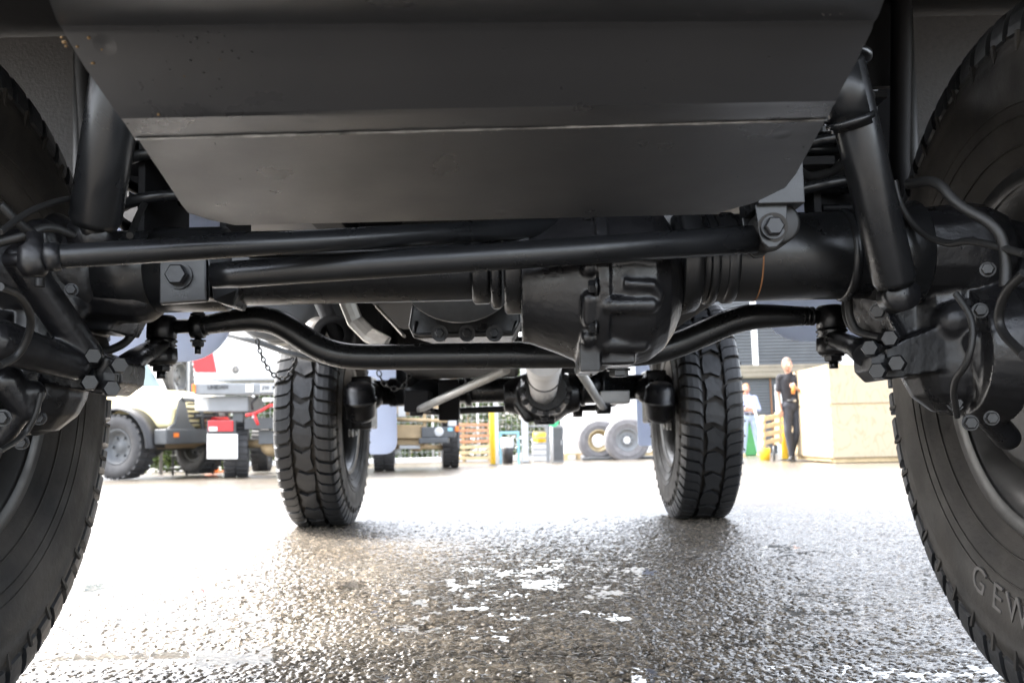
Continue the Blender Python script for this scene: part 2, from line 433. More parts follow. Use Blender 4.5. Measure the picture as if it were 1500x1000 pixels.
for sg in (-1, 1):
    sh[sg] = shoulder_block(sg).mesh('tread_block'); sh[sg].materials.append(tread_m)
cb = centre_block().mesh('tread_block'); cb.materials.append(tread_m); cb2 = centre_block(30, 1).mesh('tread_block'); cb2.materials.append(tread_m)
def wheel(x, y, single, spin=0, lab=None):
    w_ = sub('wheel', (x, y, TR - .006), TRUCK, PI if x < 0 else 0)
    if lab: w_['label'] = lab
    def put(name, me_, rx=0):
        o = bpy.data.objects.new(name, me_); o.rotation_euler = (rx, 0, 0); link(o, w_, True); return o
    put('tyre', tyre_me, 0); put('rim', rim_me)
    d = ob('brake_drum', drum_mb(), cast_soft, w_, local=True)
    hub = MB().lathe([(-.06, .001), (-.06, .05), (-.05, .06), (.11, .075), (.12, .06), (.12, .001)], (0, 0, 0), (1, 0, 0), 32)
    ob('hub', hub, cast_soft, w_, local=True)
    bm_ = MB()
    for k in range(8):
        a = 2 * PI * k / 8 + .2; bm_.hexbolt((.052, .15 * math.cos(a), .15 * math.sin(a)), (1, 0, 0), .014, .02)
    ob('wheel_nut', bm_, boltm, w_, local=True)['kind'] = 'stuff'
    if single:
        for k in range(60):
            a = 2 * PI * k / 60 + spin
            put('tread_block', sh[1], a + random.uniform(-.008, .008)); put('tread_block', sh[-1], a + PI / 60 + random.uniform(-.008, .008))
        for k in range(30):
            put('tread_block', cb2 if k % 2 else cb, 2 * PI * k / 30 + spin + .03 + random.uniform(-.006, .006))
    else:
        bm = bmesh.new()
        for me_, n, off in ((sh[1], 60, 0), (sh[-1], 60, PI / 60), (cb, 30, .03)):
            for k in range(n):
                i0 = len(bm.verts); bm.from_mesh(me_); bm.verts.ensure_lookup_table()
                bmesh.ops.rotate(bm, verts=bm.verts[i0:], cent=(0, 0, 0), matrix=Matrix.Rotation(2 * PI * k / n + off + spin, 3, 'X'))
        tm = bpy.data.meshes.new('tread'); bm.to_mesh(tm); bm.free(); tm.materials.append(tread_m)
        put('tread', tm)['kind'] = 'stuff'
    return w_
wfl = wheel(-WC, D1, False, .02); wfr = wheel(WC, D1, False, .05)
wrl = wheel(-WC + .008, DR, True, .01); wrr = wheel(WC - .012, DR, True, .04)
# ---- bash plate
rows = [(-150, -160, 50, 1330, .50), (-60, -68, 58, 1322, .585), (-8, -16, 70, 1300, .650), (0, -8, 72, 1298, .660), (28, 20, 82, 1288, .712), (34, 26, 85, 1285, .725), (38, 30, 88, 1282, .733), (44, 36, 92, 1279, .737), (52, 44, 96, 1277, .740), (100, 90, 125, 1255, .765),
        (150, 132, 160, 1232, .792), (168, 148, 173, 1225, .802), (174, 152, 177, 1223, .806), (178, 156, 181, 1220, .812), (198, 171, 194, 1213, .840), (203, 175, 197, 1212, .848), (203.5, 175.5, 203, 1208, .852), (208, 180, 205, 1207, .860), (260, 218, 240, 1186, .940), (300, 255, 266, 1166, 1.015), (312, 275, 276, 1150, 1.040), (322, 297, 306, 1105, 1.065), (330, 314, 345, 1045, 1.085)]
def plane_hit(a, b_, c, px, py):
    n = (b_ - a).cross(c - a); o = Vector((CAM_X, 0, CAM_H)); d = _f + _a * ((px - 750) / CAM_F) - _b * ((py - 500) / CAM_F)
    return o + d * ((a - o).dot(n) / d.dot(n))
PL_LOW = (P(205, 208, .86), P(1207, 180, .86), P(700, 322, 1.085)); PL_MID = (P(96, 52, .742), P(1277, 44, .742), P(700, 160, .80))
def prow(row, t):
    yl, yr, xl, xr, d = row; px, py = L(xl, xr, t), L(yl, yr, t)
    if yl >= 208: return plane_hit(*PL_LOW, px, py)
    if 52 <= yl <= 168: return plane_hit(*PL_MID, px, py)
    return P(px, py, d)
sk = MB(); NCOL = 24; vs = []
for (yl, yr, xl, xr, d) in rows:
    for j in range(NCOL + 1):
        t = j / NCOL; vs.append(prow((yl, yr, xl, xr, d), t))
n1 = NCOL + 1
sk.add(vs, [(i*n1+j, i*n1+j+1, (i+1)*n1+j+1, (i+1)*n1+j) for i in range(len(rows)-1) for j in range(NCOL)], True)
so = ob('bash_plate', sk, skidm, TRUCK); so.data.set_sharp_from_angle(angle=math.radians(12))
md = so.modifiers.new('sol', 'SOLIDIFY'); md.thickness = .006; md.offset = 1
es = so.modifiers.new('split', 'EDGE_SPLIT'); es.split_angle = math.radians(35)
def plate_pt(px, py):
    a = None
    for k in range(len(rows) - 1):
        t = (px - L(rows[k][2], rows[k+1][2], .5)) / (L(rows[k][3], rows[k+1][3], .5) - L(rows[k][2], rows[k+1][2], .5))
        y0, y1 = L(rows[k][0], rows[k][1], t), L(rows[k+1][0], rows[k+1][1], t)
        if y0 <= py <= y1:
            f0, f1 = prow(rows[k], t), prow(rows[k+1], t); return P(px, py, L(f0, f1, (py - y0) / max(1e-6, y1 - y0)).y - .0006)
    return P(px, py, .8)
def specks(name, lst, mt, par, flat=.5):
    m_ = MB()
    for (x_, y_, r_) in lst: m_.ball(plate_pt(x_, y_), r_ * .62 / 1339 * .8, 5, (random.uniform(.8, 1.6), 1, random.uniform(.6, 1)))
    ob(name, m_, mt, par)['kind'] = 'stuff'
specks('mud_speck', [(94, 62, 4.5), (97, 68, 3), (130, 56, 4), (113, 69, 3.5), (136, 93, 3.5), (149, 73, 2.5), (232, 168, 3.5), (90, 55, 2.5), (270, 112, 1.6), (322, 88, 1.4)], mat('ochre_mud', (.16, .10, .045), .9, 0, .3, 60), so)
specks('paint_chip', [(random.choice([random.uniform(1040, 1240), random.uniform(180, 1200)]), 20 + random.uniform(-2, 3), random.uniform(.5, 1.4)) for _ in range(26)] + [(x_, L(205, 177, (x_ - 203) / 1000) + random.uniform(-3, 5), random.uniform(.5, 1.5)) for x_ in [random.uniform(230, 1190) for _ in range(60)]]
       + [(random.uniform(350, 1040), random.uniform(309, 320) , random.uniform(.4, 1.1)) for _ in range(30)], mat('bare_chip', (.22, .21, .20), .6, 0, .4, 60), so)
specks('water_drop', [(random.gauss(290, 60), random.gauss(85, 30), random.uniform(1.5, 3.2)) for _ in range(22)] + [(random.uniform(250, 1180), random.uniform(60, 280), random.uniform(1, 2.2)) for _ in range(45)], skidm, so)
# lip edge along the crease, the light it catches painted as pale grey
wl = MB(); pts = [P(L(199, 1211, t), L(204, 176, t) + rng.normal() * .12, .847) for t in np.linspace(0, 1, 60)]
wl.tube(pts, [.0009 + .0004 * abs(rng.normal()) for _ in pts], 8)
ob('lip_highlight', wl, mat('painted_lip_highlight', (.20, .20, .20), .45, 0, .8, 30, .5, 120), so)

# ---- front axle
def axle_pt(px, py): return P(px, py, D1)
ZA = AX
ax = MB()
def ring(m_, x0, x1, r0, r1=None, n=40):
    r1 = r0 if r1 is None else r1; c = .004
    m_.lathe([(x0, .0005), (x0, r0 - c), (x0 + c, r0), (x1 - c, r1), (x1, r1 - c), (x1, .0005)], (0, D1, ZA), (1, 0, 0), n)
ring(ax, -.64, -.02, .056); ring(ax, -.585, -.50, .062, .060); ring(ax, -.505, -.395, .064)
ring(ax, -.028, .0, .062); ring(ax, .0, .016, .070); ring(ax, .02, .06, .078)
ring(ax, .27, .62, .066); ring(ax, .278, .31, .086, .080); ring(ax, .32, .335, .071); ring(ax, .345, .365, .069)
ring(ax, .525, .54, .070); ring(ax, .56, .64, .066, .08)
fa = ob('front_axle', ax, paint, TRUCK)
for x, t in ((.395, .0012),):
    ob('weld_ring', MB().lathe([(x - t, .0665), (x, .0672), (x + t, .0665)], (0, D1, ZA), (1, 0, 0), 60), rust, fa)
# differential housing: flared left half, bulbous right half, ribs, joined as one casting
dh = MB(); DZ = ZA - .034
dh.lathe([(.045, .001), (.045, .088), (.058, .090), (.10, .106), (.135, .122), (.15, .126), (.165, .126), (.165, .001)], (0, D1, DZ), (1, 0, 0), 48)
dh.lathe([(.16, .001), (.16, .126), (.20, .128), (.232, .120), (.255, .104), (.270, .082), (.28, .06), (.28, .001)], (0, D1, DZ), (1, 0, 0), 48)
dh.lathe([(0, .001), (0, .134), (.016, .134), (.016, .001)], (.150, D1, DZ), (1, 0, 0), 48)
def on(zz, x, r):   # a point on the front of the casing
    return Vector((x, D1 - math.sqrt(max(.0001, r * r - zz * zz)), DZ + zz))
for zz, x1, w_ in ((.022, .232, .014), (-.050, .222, .013), (-.100, .215, .012)):
    dh.capsule(on(zz, .165, .128), on(zz, x1, .119), w_)
dh.tube([on(-.022, .185, .128), on(-.024, .225, .122), on(-.036, .236, .116), on(-.05, .232, .115)], .007, 12)
for zz in (.015, -.055, -.105):
    dh.capsule(on(zz + .014, .138, .124), on(zz - .014, .138, .124), .011)
dh.box((.176, D1 - .01, DZ - .116), (.06, .11, .024)); dh.box((.14, D1 - .03, DZ - .118), (.03, .10, .04))
ob('differential_housing', dh, cast, fa, remesh=.003, smooth_it=2)
bb = MB()
for k in range(14):
    a = PI * 2 * k / 14 + .2
    c = Vector((.148, D1 + .129 * math.cos(a), DZ + .129 * math.sin(a)))
    bb = MB().hexbolt(c, (-1, 0, 0), .010, .012)
    if c.y < D1 + .05: ob('bolt', bb, paint, fa)
ob('drain_plug', MB().hexbolt((.185, D1 - .03, DZ - .132), (0, 0, -1), .014, .012), paint, fa)

# axle bracket on the left for the panhard rod
br = MB(); d_ = D1 - .085
br.prism([P(232, 380, d_), P(302, 376, d_), P(303, 441, d_), P(232, 446, d_)], (0, .012, 0))
br.prism([P(303, 376, d_), P(312, 440, d_), P(341, 449, d_ + .03), P(350, 425, d_ + .03), P(340, 375, d_ + .03)], (0, .06, 0))
br.box((P(268, 412, d_).x, D1 - .03, ZA - .02), (.070, .09, .07))
bo = ob('panhard_bracket', br, paint, TRUCK, bevel=.003)
ob('bolt', MB().hexbolt(P(262, 404, d_ - .001), (0.05, -1, 0), .0155, .018), boltm, bo)

# ---- panhard rod and its hanger
pr_ = MB(); PA, PB = P(312, 404, 1.24), P(1108, 350, 1.20)
pr_.tube([PA, L(PA, PB, .05), PB], [.0175, .0188, .0188], 28)
ph = ob('panhard_rod', pr_, paint, TRUCK)
bc = P(1132, 333, 1.20)
bs = MB().lathe([(-.03, .001), (-.03, .024), (-.028, .028), (.028, .028), (.03, .024), (.03, .001)], bc, (0, 1, 0), 36)
ob('bushing', bs, hose_m, ph)
hg = MB(); dd = 1.162
pl = [P(1106, 300, dd), P(1155, 275, dd), P(1152, 338, dd), P(1148, 352, dd), P(1138, 362, dd), P(1126, 363, dd), P(1116, 354, dd), P(1112, 342, dd)]
hg.prism(pl, (0, .006, 0)); hg.prism([p + Vector((0, .07, 0)) for p in pl], (0, .006, 0))
hg.box(P(1140, 262, dd) + Vector((0, .04, 0)), (.06, .10, .07))
hgo = ob('panhard_hanger', hg, paint, TRUCK, bevel=.0015)
ob('washer', MB().tube([P(1132, 333, dd - .001), P(1132, 333, dd - .004)], .019, 28), paint, hgo)
ob('bolt', MB().hexbolt(P(1132, 333, dd - .004), (0, -1, 0), .0125, .012), boltm, hgo)
# ---- drag link
A_, B_ = P(64, 377, 1.06), P(930, 325, 1.36)
dl = MB().tube([A_, L(A_, B_, .03), B_], [.0138, .0150, .0150], 28)
dlo = ob('drag_link', dl, paint, TRUCK)
ob('ball_joint', MB().lathe([(-.02, .001), (-.02, .012), (-.01, .018), (.012, .018), (.02, .010), (.032, .009), (.032, .001)], P(50, 380, 1.06), (0, 0, 1), 24), cast_soft, dlo)
ob('threaded_end', MB().tube([P(8, 382, 1.06), A_ + Vector((.004, 0, 0))], [.008, .008], 16), cast_soft, dlo)
ob('clamp', MB().lathe([(-.008, .012), (-.008, .017), (.008, .017), (.008, .012)], L(A_, B_, .012), B_ - A_, 24), boltm, dlo)
ob('link_sleeve', MB().lathe([(-.012, .001), (-.012, .0158), (.012, .0158), (.012, .001)], P(925, 325, 1.35), B_ - A_, 28), paint, dlo)
e_ = P(982, 326, 1.37)
ob('end_bushing', MB().lathe([(-.03, .001), (-.03, .020), (-.024, .027), (.024, .027), (.03, .02), (.03, .001)], e_, (0, 1, 0), 32), paint, dlo)
ob('steering_arm', MB().tube([B_, e_], [.0128, .011], 20), paint, dlo)

# ---- bent track rod behind the axle
DT = 1.56
cpt = [(288, 478), (330, 471), (372, 466), (402, 470), (428, 484), (455, 503), (482, 516), (512, 522), (560, 523), (700, 521), (850, 520), (925, 518), (962, 514), (1000, 502), (1040, 484), (1078, 468), (1108, 463), (1150, 463), (1186, 463)]
def smooth_path(pp, d, it=3):
    v = [P(x, y, d) for x, y in pp]
    for _ in range(it):
        o = [v[0]]
        for i in range(len(v) - 1): o += [L(v[i], v[i+1], .25), L(v[i], v[i+1], .75)]
        v = o + [v[-1]]
    return v
tr = MB(); pts = smooth_path(cpt, DT, 2)
rr = [.0145 + .0078 * min(1, min(i, len(pts) - 1 - i) / (len(pts) * .14)) for i in range(len(pts))]
tr.tube(pts, rr, 28); tro = ob('track_rod', tr, paint, TRUCK)
for px, s_ in ((272, 1), (1196, -1)):
    g = MB(); g.tube([P(px - 14 * s_, 478 if s_ > 0 else 463, DT), P(px + 34 * s_, 477 if s_ > 0 else 463, DT)], .0125, 20)
    for k in range(4): q_ = P(px + (8 + 7 * k) * s_, 477 if s_ > 0 else 463, DT); g.tube([q_, q_ + Vector((.004, 0, 0))], .0165, 20)
    ob('threaded_sleeve', g, cast_soft, tro)
c = P(290, 478, DT)
ob('clamp', MB().lathe([(-.01, .014), (-.01, .021), (.01, .021), (.01, .014)], c, (1, 0, 0), 24), cast_soft, tro)
ob('clamp_bolt', MB().hexbolt(P(290, 498, DT), (0, 0, -1), .0105, .012, stud=True).tube([P(290, 460, DT), P(290, 498, DT)], .006, 12).hexbolt(P(290, 462, DT), (0, 0, 1), .010, .008), cast_soft, tro)
for px, py, sg in ((237, 478, -1), (1217, 463, 1)):
    c = P(px, py, DT)
    j = MB()
    j.lathe([(.018, .001), (.018, .020), (.014, .024), (-.020, .025), (-.023, .022), (-.023, .001)], c, (0, 0, 1), 28)
    j.lathe([(-.023, .024), (-.026, .027), (-.030, .022), (-.034, .026), (-.038, .018)], c, (0, 0, 1), 28)
    ob('ball_joint', j, cast_soft, tro)
    k = MB(); k.lathe([(-.038, .001), (-.038, .026), (-.058, .027), (-.066, .022), (-.066, .001)], c, (0, 0, 1), 24)
    k.hexbolt(c + Vector((0, 0, -.066)), (0, 0, -1), .015, .012, stud=True)
    ob('castle_nut', k, cast_soft, tro)

# ---- knuckles / portal housings, cast with remesh
def knuckle(s):
    """s=-1 left, +1 right; own casting positioned from its own photo measurements"""
    m_ = MB()
    if s > 0:
        X = lambda px, py, d: P(px, py, d)
        m_.prism([X(1272, 405, 1.36), X(1300, 410, 1.36), X(1346, 408, 1.36), X(1372, 440, 1.36), X(1380, 500, 1.37), X(1362, 545, 1.36), X(1320, 500, 1.34)], (0, .13, 0))
        m_.prism([X(1284, 540, 1.33), X(1282, 520, 1.33), X(1322, 497, 1.33), X(1395, 470, 1.33), X(1410, 520, 1.33), X(1400, 540, 1.33), X(1300, 556, 1.33)], (0, .09, 0))
        m_.prism([X(1300, 410, 1.31), X(1345, 402, 1.31), X(1352, 425, 1.31), X(1310, 440, 1.31)], (0, .06, 0))
        m_.capsule((.70, D1 + .03, TR - .02), (.70, D1 + .03, ZA), .075, .07); m_.capsule((.60, D1, ZA), (.72, D1, ZA), .066, .075)
        m_.capsule(X(1395, 470, 1.34), X(1480, 450, 1.34), .03, .03)
        m_.prism([X(1352, 425, 1.37), X(1420, 400, 1.37), X(1440, 500, 1.37), X(1370, 520, 1.37)], (0, .08, 0))
        m_.capsule(X(1430, 500, 1.32), X(1447, 580, 1.32), .02, .012); m_.capsule(X(1447, 580, 1.32), X(1478, 520, 1.30), .012, .016)
        m_.capsule(X(1478, 350, 1.36), X(1490, 520, 1.36), .03, .03)
        m_.capsule(X(1440, 600, 1.36), X(1475, 640, 1.38), .02, .02)
        m_.lathe([(0, .001), (0, .095), (.05, .11), (.05, .001)], (.70, D1, TR), (1, 0, 0), 32)
        bl = [(1277, 511), (1306, 497), (1288, 544), (1316, 533)]; bd = 1.325; axs = (-.55, -1, .0)
        extra = [((1288, 456), 1.33, (-.6, -1, -.1), .013), ((1399, 590), 1.36, (-.3, -1, 0), .012),
                 ((1421, 619), 1.3, (-.3, -1, 0), .011), ((1452, 612), 1.28, (-.3, -1, 0), .010), ((1435, 455), 1.22, (-.3, -1, 0), .010), ((1447, 395), 1.22, (-.5, -1, 0), .010)]
    else:
        X = lambda px, py, d: P(px, py, d)
        m_.prism([X(40, 440, 1.36), X(120, 425, 1.36), X(175, 455, 1.36), X(160, 485, 1.36), X(110, 480, 1.36), X(120, 515, 1.35), X(60, 560, 1.36), X(0, 560, 1.36), X(0, 470, 1.36)], (0, .11, 0))
        m_.prism([X(60, 520, 1.33), X(130, 512, 1.33), X(178, 530, 1.33), X(176, 560, 1.33), X(150, 578, 1.33), X(60, 560, 1.33)], (0, .09, 0))
        m_.capsule((-.70, D1 + .03, TR - .02), (-.70, D1 + .03, ZA), .075, .07); m_.capsule((-.60, D1, ZA), (-.72, D1, ZA), .066, .075)
        m_.capsule(X(150, 420, 1.37), X(205, 432, 1.37), .055, .045)
        m_.capsule(X(30, 380, 1.22), X(125, 520, 1.32), .022, .025)
        m_.capsule(X(0, 500, 1.20), X(110, 535, 1.3), .03, .022)
        m_.capsule(X(10, 560, 1.28), X(40, 600, 1.3), .025, .018); m_.capsule(X(0, 640, 1.3), X(48, 575, 1.3), .018, .018)
        m_.capsule(X(60, 350, 1.3), X(100, 450, 1.33), .03, .03)
        m_.lathe([(0, .001), (0, .095), (-.05, .11), (-.05, .001)], (-.70, D1, TR), (1, 0, 0), 32)
        bl = [(135, 523), (173, 536), (130, 561), (162, 570)]; bd = 1.325; axs = (.55, -1, 0)
        extra = [((58, 612), 1.32, (.3, -1, 0), .010), ((32, 648), 1.3, (.3, -1, 0), .010), ((4, 612), 1.2, (.3, -1, 0), .011), ((105, 425), 1.25, (.3, -1, 0), .009)]
    k = ob('steering_knuckle', m_, cast, TRUCK, remesh=.0035, smooth_it=1)
    for (px, py) in bl:
        ob('bolt', MB().hexbolt(P(px, py, bd - .006), axs, .0125, .024, washer=False), boltm, k)
    for (pp, d, a, r) in extra:
        ob('bolt', MB().hexbolt(P(*pp, d), a, r * .82, r * 1.2), boltm, k)
    # steering arm to the track rod
    am = MB()
    if s > 0: am.tube([P(1275, 520, 1.38), P(1255, 508, 1.46), P(1217, 495, DT)], [.026, .021, .019], 20, flat=.75)
    else: am.tube([P(170, 548, 1.38), P(200, 524, 1.46), P(237, 503, DT)], [.026, .021, .019], 20, flat=.75)
    ob('steering_arm', am, cast_soft, k)
    st = MB()
    if s > 0: st.prism([P(1276, 524, 1.318), P(1296, 519, 1.318), P(1295, 530, 1.318), P(1278, 535, 1.318)], (0, .008, 0)).prism([P(1299, 512, 1.318), P(1323, 505, 1.318), P(1325, 517, 1.318), P(1300, 523, 1.318)], (0, .008, 0))
    else: st.prism([P(118, 536, 1.318), P(137, 540, 1.318), P(137, 550, 1.318), P(118, 546, 1.318)], (0, .008, 0)).prism([P(152, 545, 1.318), P(168, 548, 1.318), P(168, 558, 1.318), P(152, 556, 1.318)], (0, .008, 0))
    ob('lock_plate', st, boltm, k)
    return k
kl = knuckle(-1); kr = knuckle(1)
# backing plates inside the rims
for s_, par in ((-1, kl), (1, kr)):
    m_ = MB().lathe([(0, .07), (.004, .17), (.012, .19), (.012, .0)], (s_ * .80, D1, TR), (s_, 0, 0), 48)
    ob('brake_backing_plate', m_, dustm, par)
# bright seal rings around the axle end on the left and boots
sm_ = MB().lathe([(-.02, .001), (-.02, .062), (0, .07), (.03, .078), (.05, .09), (.05, .001)], (-.60, D1, ZA), (-1, 0, 0), 36)
ob('axle_boot', sm_, cast, TRUCK)

# ---- shock absorbers
def shock(name_pts, r, parent=TRUCK, lab=None):
    a, b_ = name_pts
    m_ = MB(); d = (b_ - a).normalized()
    m_.lathe([(0, .001), (0, r * .9), (.004, r), ((b_ - a).length - .01, r), ((b_ - a).length, r * .86), ((b_ - a).length, .001)], a, d, 40)
    o = ob('shock_absorber', m_, paint, parent)
    lo = MB().lathe([(-.02, .001), (-.02, r * .8), (.02, r * .8), (.02, .001)], b_ + d * .015, (0, 1, 0), 28)
    lo.tube([b_ - d * .01, b_ + d * .02], r * .6, 20)
    ob('lower_eye', lo, cast_soft, o)
    return o
s1 = shock((P(176, 95, 1.13), P(138, 330, 1.21)), .0335)
s2 = shock((P(1232, 90, 1.14), P(1312, 418, 1.24)), .0285)
aa = P(1237, 150, 1.152); dd_ = (P(1312, 418, 1.24) - P(1232, 90, 1.14)).normalized()
ob('band_clamp', MB().lathe([(-.004, .0285), (-.004, .031), (.004, .031), (.004, .0285)], P(1245, 176, 1.157), dd_, 40), paint, s2)
ob('dust_tube', MB().lathe([(0, .001), (0, .0298), (.085, .0298), (.085, .027)], P(1228, 92, 1.14), dd_, 40), paint, s2)
# hoses
def hose(pts, r=.006, m_=hose_m, parent=TRUCK, name='brake_hose'):
    v = [Vector(p) for p in pts]
    for _ in range(3):
        o = [v[0]]
        for i in range(len(v) - 1): o += [L(v[i], v[i+1], .25), L(v[i], v[i+1], .75)]
        v = o + [v[-1]]
    return ob(name, MB().tube(v, r, 12), m_, parent)
hose([P(200, 455, 1.45), P(200, 478, 1.45), P(188, 500, 1.45), P(160, 514, 1.42), P(140, 516, 1.4)], .0065)
hose([P(1243, 430, 1.42), P(1243, 460, 1.42), P(1252, 484, 1.42), P(1275, 492, 1.40), P(1290, 494, 1.38)], .0065)
hose([P(1237, 430, 1.47), P(1236, 462, 1.47), P(1246, 484, 1.46), P(1275, 495, 1.42)], .004)
hose([P(1330, 270, 1.25), P(1372, 262, 1.2), P(1400, 300, 1.18), P(1460, 330, 1.15), P(1474, 370, 1.15), P(1472, 420, 1.15)], .007)
hose([P(0, 355, 1.15), P(40, 345, 1.15), P(70, 330, 1.17), P(110, 345, 1.2)], .006)
hose([P(0, 300, 1.1), P(30, 330, 1.12), P(60, 350, 1.15), P(58, 420, 1.15)], .006)
hose([P(0, 340, 1.05), P(40, 310, 1.1), P(80, 295, 1.15), P(110, 290, 1.2)], .004)
hose([P(1310, 265, 1.3), P(1318, 300, 1.3), P(1345, 340, 1.28), P(1390, 360, 1.24), P(1420, 350, 1.2), P(1500, 372, 1.12)], .005)
hose([P(1400, 430, 1.22), P(1428, 470, 1.2), P(1420, 530, 1.2), P(1394, 560, 1.24), P(1402, 610, 1.28)], .0045)
hose([P(1500, 400, 1.1), P(1468, 430, 1.14), P(1460, 480, 1.18), P(1500, 520, 1.1)], .006)
hose([P(60, 575, 1.27), P(52, 610, 1.27), P(34, 640, 1.27), P(0, 660, 1.2)], .004)
hose([P(0, 420, 1.05), P(30, 430, 1.1), P(50, 470, 1.16), P(30, 520, 1.18), P(0, 535, 1.15)], .005)
hose([P(190, 345, 1.25), P(210, 300, 1.4), P(230, 270, 1.5), P(260, 240, 1.6)], .005)
hose([P(1170, 250, 1.4), P(1185, 262, 1.42), P(1225, 250, 1.45), P(1240, 230, 1.5)], .008)
hose([P(360, 372, 1.30), P(500, 369, 1.30), P(640, 366, 1.30), P(760, 360, 1.30)], .0035, name='brake_line')
m_ = MB()
m_.box((.50, 1.48, P(1200, 250, 1.48).z), (.10, .12, .014)); m_.box((.52, 1.45, P(1200, 310, 1.45).z), (.012, .05, .09)); m_.tube([(.535, 1.45, P(1212, 305, 1.45).z), (.60, 1.45, P(1212, 305, 1.45).z)], .006, 10)
ob('hose_bracket', m_, darkp, TRUCK, bevel=.001)
# ---- coil springs
for s_, x_ in ((-1, -.53), (1, .545)):
    m_ = MB(); pts = []
    z0, z1, tn = ZA + .07, 1.22, 6.5
    for i in range(int(tn * 24)):
        t = i / (tn * 24); a = 2 * PI * tn * t; pts.append(Vector((x_ + .085 * math.cos(a), D1 + .12 + .085 * math.sin(a), L(z0, z1, t))))
    m_.tube(pts, .0095, 12)
    sp_ = ob('coil_spring', m_, paint, TRUCK)
    ob('spring_seat', MB().lathe([(0, .001), (0, .1), (.012, .1), (.02, .06), (.02, .001)], (x_, D1 + .12, ZA + .05), (0, 0, 1), 32), cast_soft, sp_)

# ---- frame, engine, gearbox, tanks
rl = None
for s_ in (-1, 1):
    m_ = MB(); X0 = s_ * .40
    m_.box((X0, 3.35, .98), (.008, 4.3, .17)); m_.box((X0 - s_ * .03, 3.35, 1.062), (.066, 4.3, .007)); m_.box((X0 - s_ * .03, 3.35, .898), (.066, 4.3, .007))
    ob('chassis_rail', m_, darkp, TRUCK, bevel=.002)
for y_, z_ in ((1.55, .93), (2.4, .93), (3.3, .95), (4.1, .93), (5.3, .95)):
    ob('crossmember', MB().tube([(-.4, y_, z_), (.4, y_, z_)], .045, 20), darkp, TRUCK)
# frame brackets near the shocks
m_ = MB(); m_.box((-.555, 1.52, .88), (.012, .20, .30)); m_.box((-.53, 1.6, .98), (.24, .012, .26)); m_.box((-.54, 1.56, .77), (.19, .10, .012)); m_.box((-.44, 1.54, .82), (.012, .14, .25))
ob('spring_tower', m_, darkp, TRUCK, bevel=.002)
m_ = MB(); m_.box((.47, 1.50, .86), (.012, .20, .28)); m_.box((.60, 1.58, .80), (.10, .012, .26)); m_.box((.55, 1.55, .985), (.24, .12, .012))
ob('spring_tower', m_, darkp, TRUCK, bevel=.002)
for s_ in (-1, 1):
    m_ = MB()
    m_.tube([(s_ * .50, 1.60, .92), (s_ * .66, 1.62, .93), (s_ * .68, 1.66, .95)], .035, 16)
    m_.tube([(s_ * .46, 1.56, .99), (s_ * .64, 1.60, 1.0)], .03, 16)
    ob('air_pipe', m_, darkp, TRUCK)
# sump with its bolt bosses
sm2 = MB(); dS = 2.05
pl = [P(604, 440, dS), P(598, 478, dS), P(606, 496, dS), P(752, 492, dS), P(764, 470, dS), P(760, 430, dS)]
sm2.prism(pl, (0, .55, .04)); sump = ob('engine_sump', sm2, cast, TRUCK, bevel=.006)
rb = MB(); rb.tube([P(610, 470, dS - .006), P(606, 488, dS - .006), P(616, 490, dS - .006), P(750, 487, dS - .006), P(757, 470, dS - .006)], .004, 10)
ob('gasket_rib', rb, cast_soft, sump)
for px in (644, 684, 724):
    ob('bolt_boss', MB().tube([P(px, 488, dS - .012), P(px, 488, dS + .02)], .019, 20), cast_soft, sump)
    ob('bolt', MB().hexbolt(P(px, 488, dS - .012), (0, -1, 0), .010, .009), boltm, sump)
    ob('lower_boss', MB().box(P(px + 1, 497, dS), (.02, .03, .008)), cast_soft, sump)
fl = MB().lathe([(0, .001), (0, .14), (.02, .14), (.02, .001)], P(672, 375, 1.9), (0, 1, 0), 48)
ob('flywheel_cover', fl, mat('flywheel_grey', (.07, .07, .07), .5, 0, .2, 20), TRUCK)
m_ = MB(); m_.box((0, 2.9, 1.05), (.5, 2.2, .25)); ob('gearbox', m_, darkp, TRUCK, bevel=.02)
m_ = MB(); m_.box((-.14, 2.4, .86), (.36, .7, .22)); ob('engine_block', m_, darkp, TRUCK, bevel=.02)
# bright strip under the gearbox
ob('guard_plate', MB().prism([P(752, 500, 2.3), P(838, 498, 2.3), P(840, 502, 2.3), P(752, 504, 2.3)], (0, .3, .0)), silver, TRUCK)
# exhaust downpipes (flat silver strips)
def strip(pts, wd, parent=TRUCK, name='exhaust_bracket', m2=exhaust_m):
    mb_ = MB(); mb_.tube(pts, wd, 10, flat=.35, smooth=False); return ob(name, mb_, m2, parent, bevel=.002)
strip([P(508, 440, 2.1), P(520, 470, 2.1), P(540, 490, 2.08), P(566, 504, 2.05)], .020)
strip([P(551, 448, 2.2), P(572, 470, 2.2), P(592, 492, 2.18)], .012)
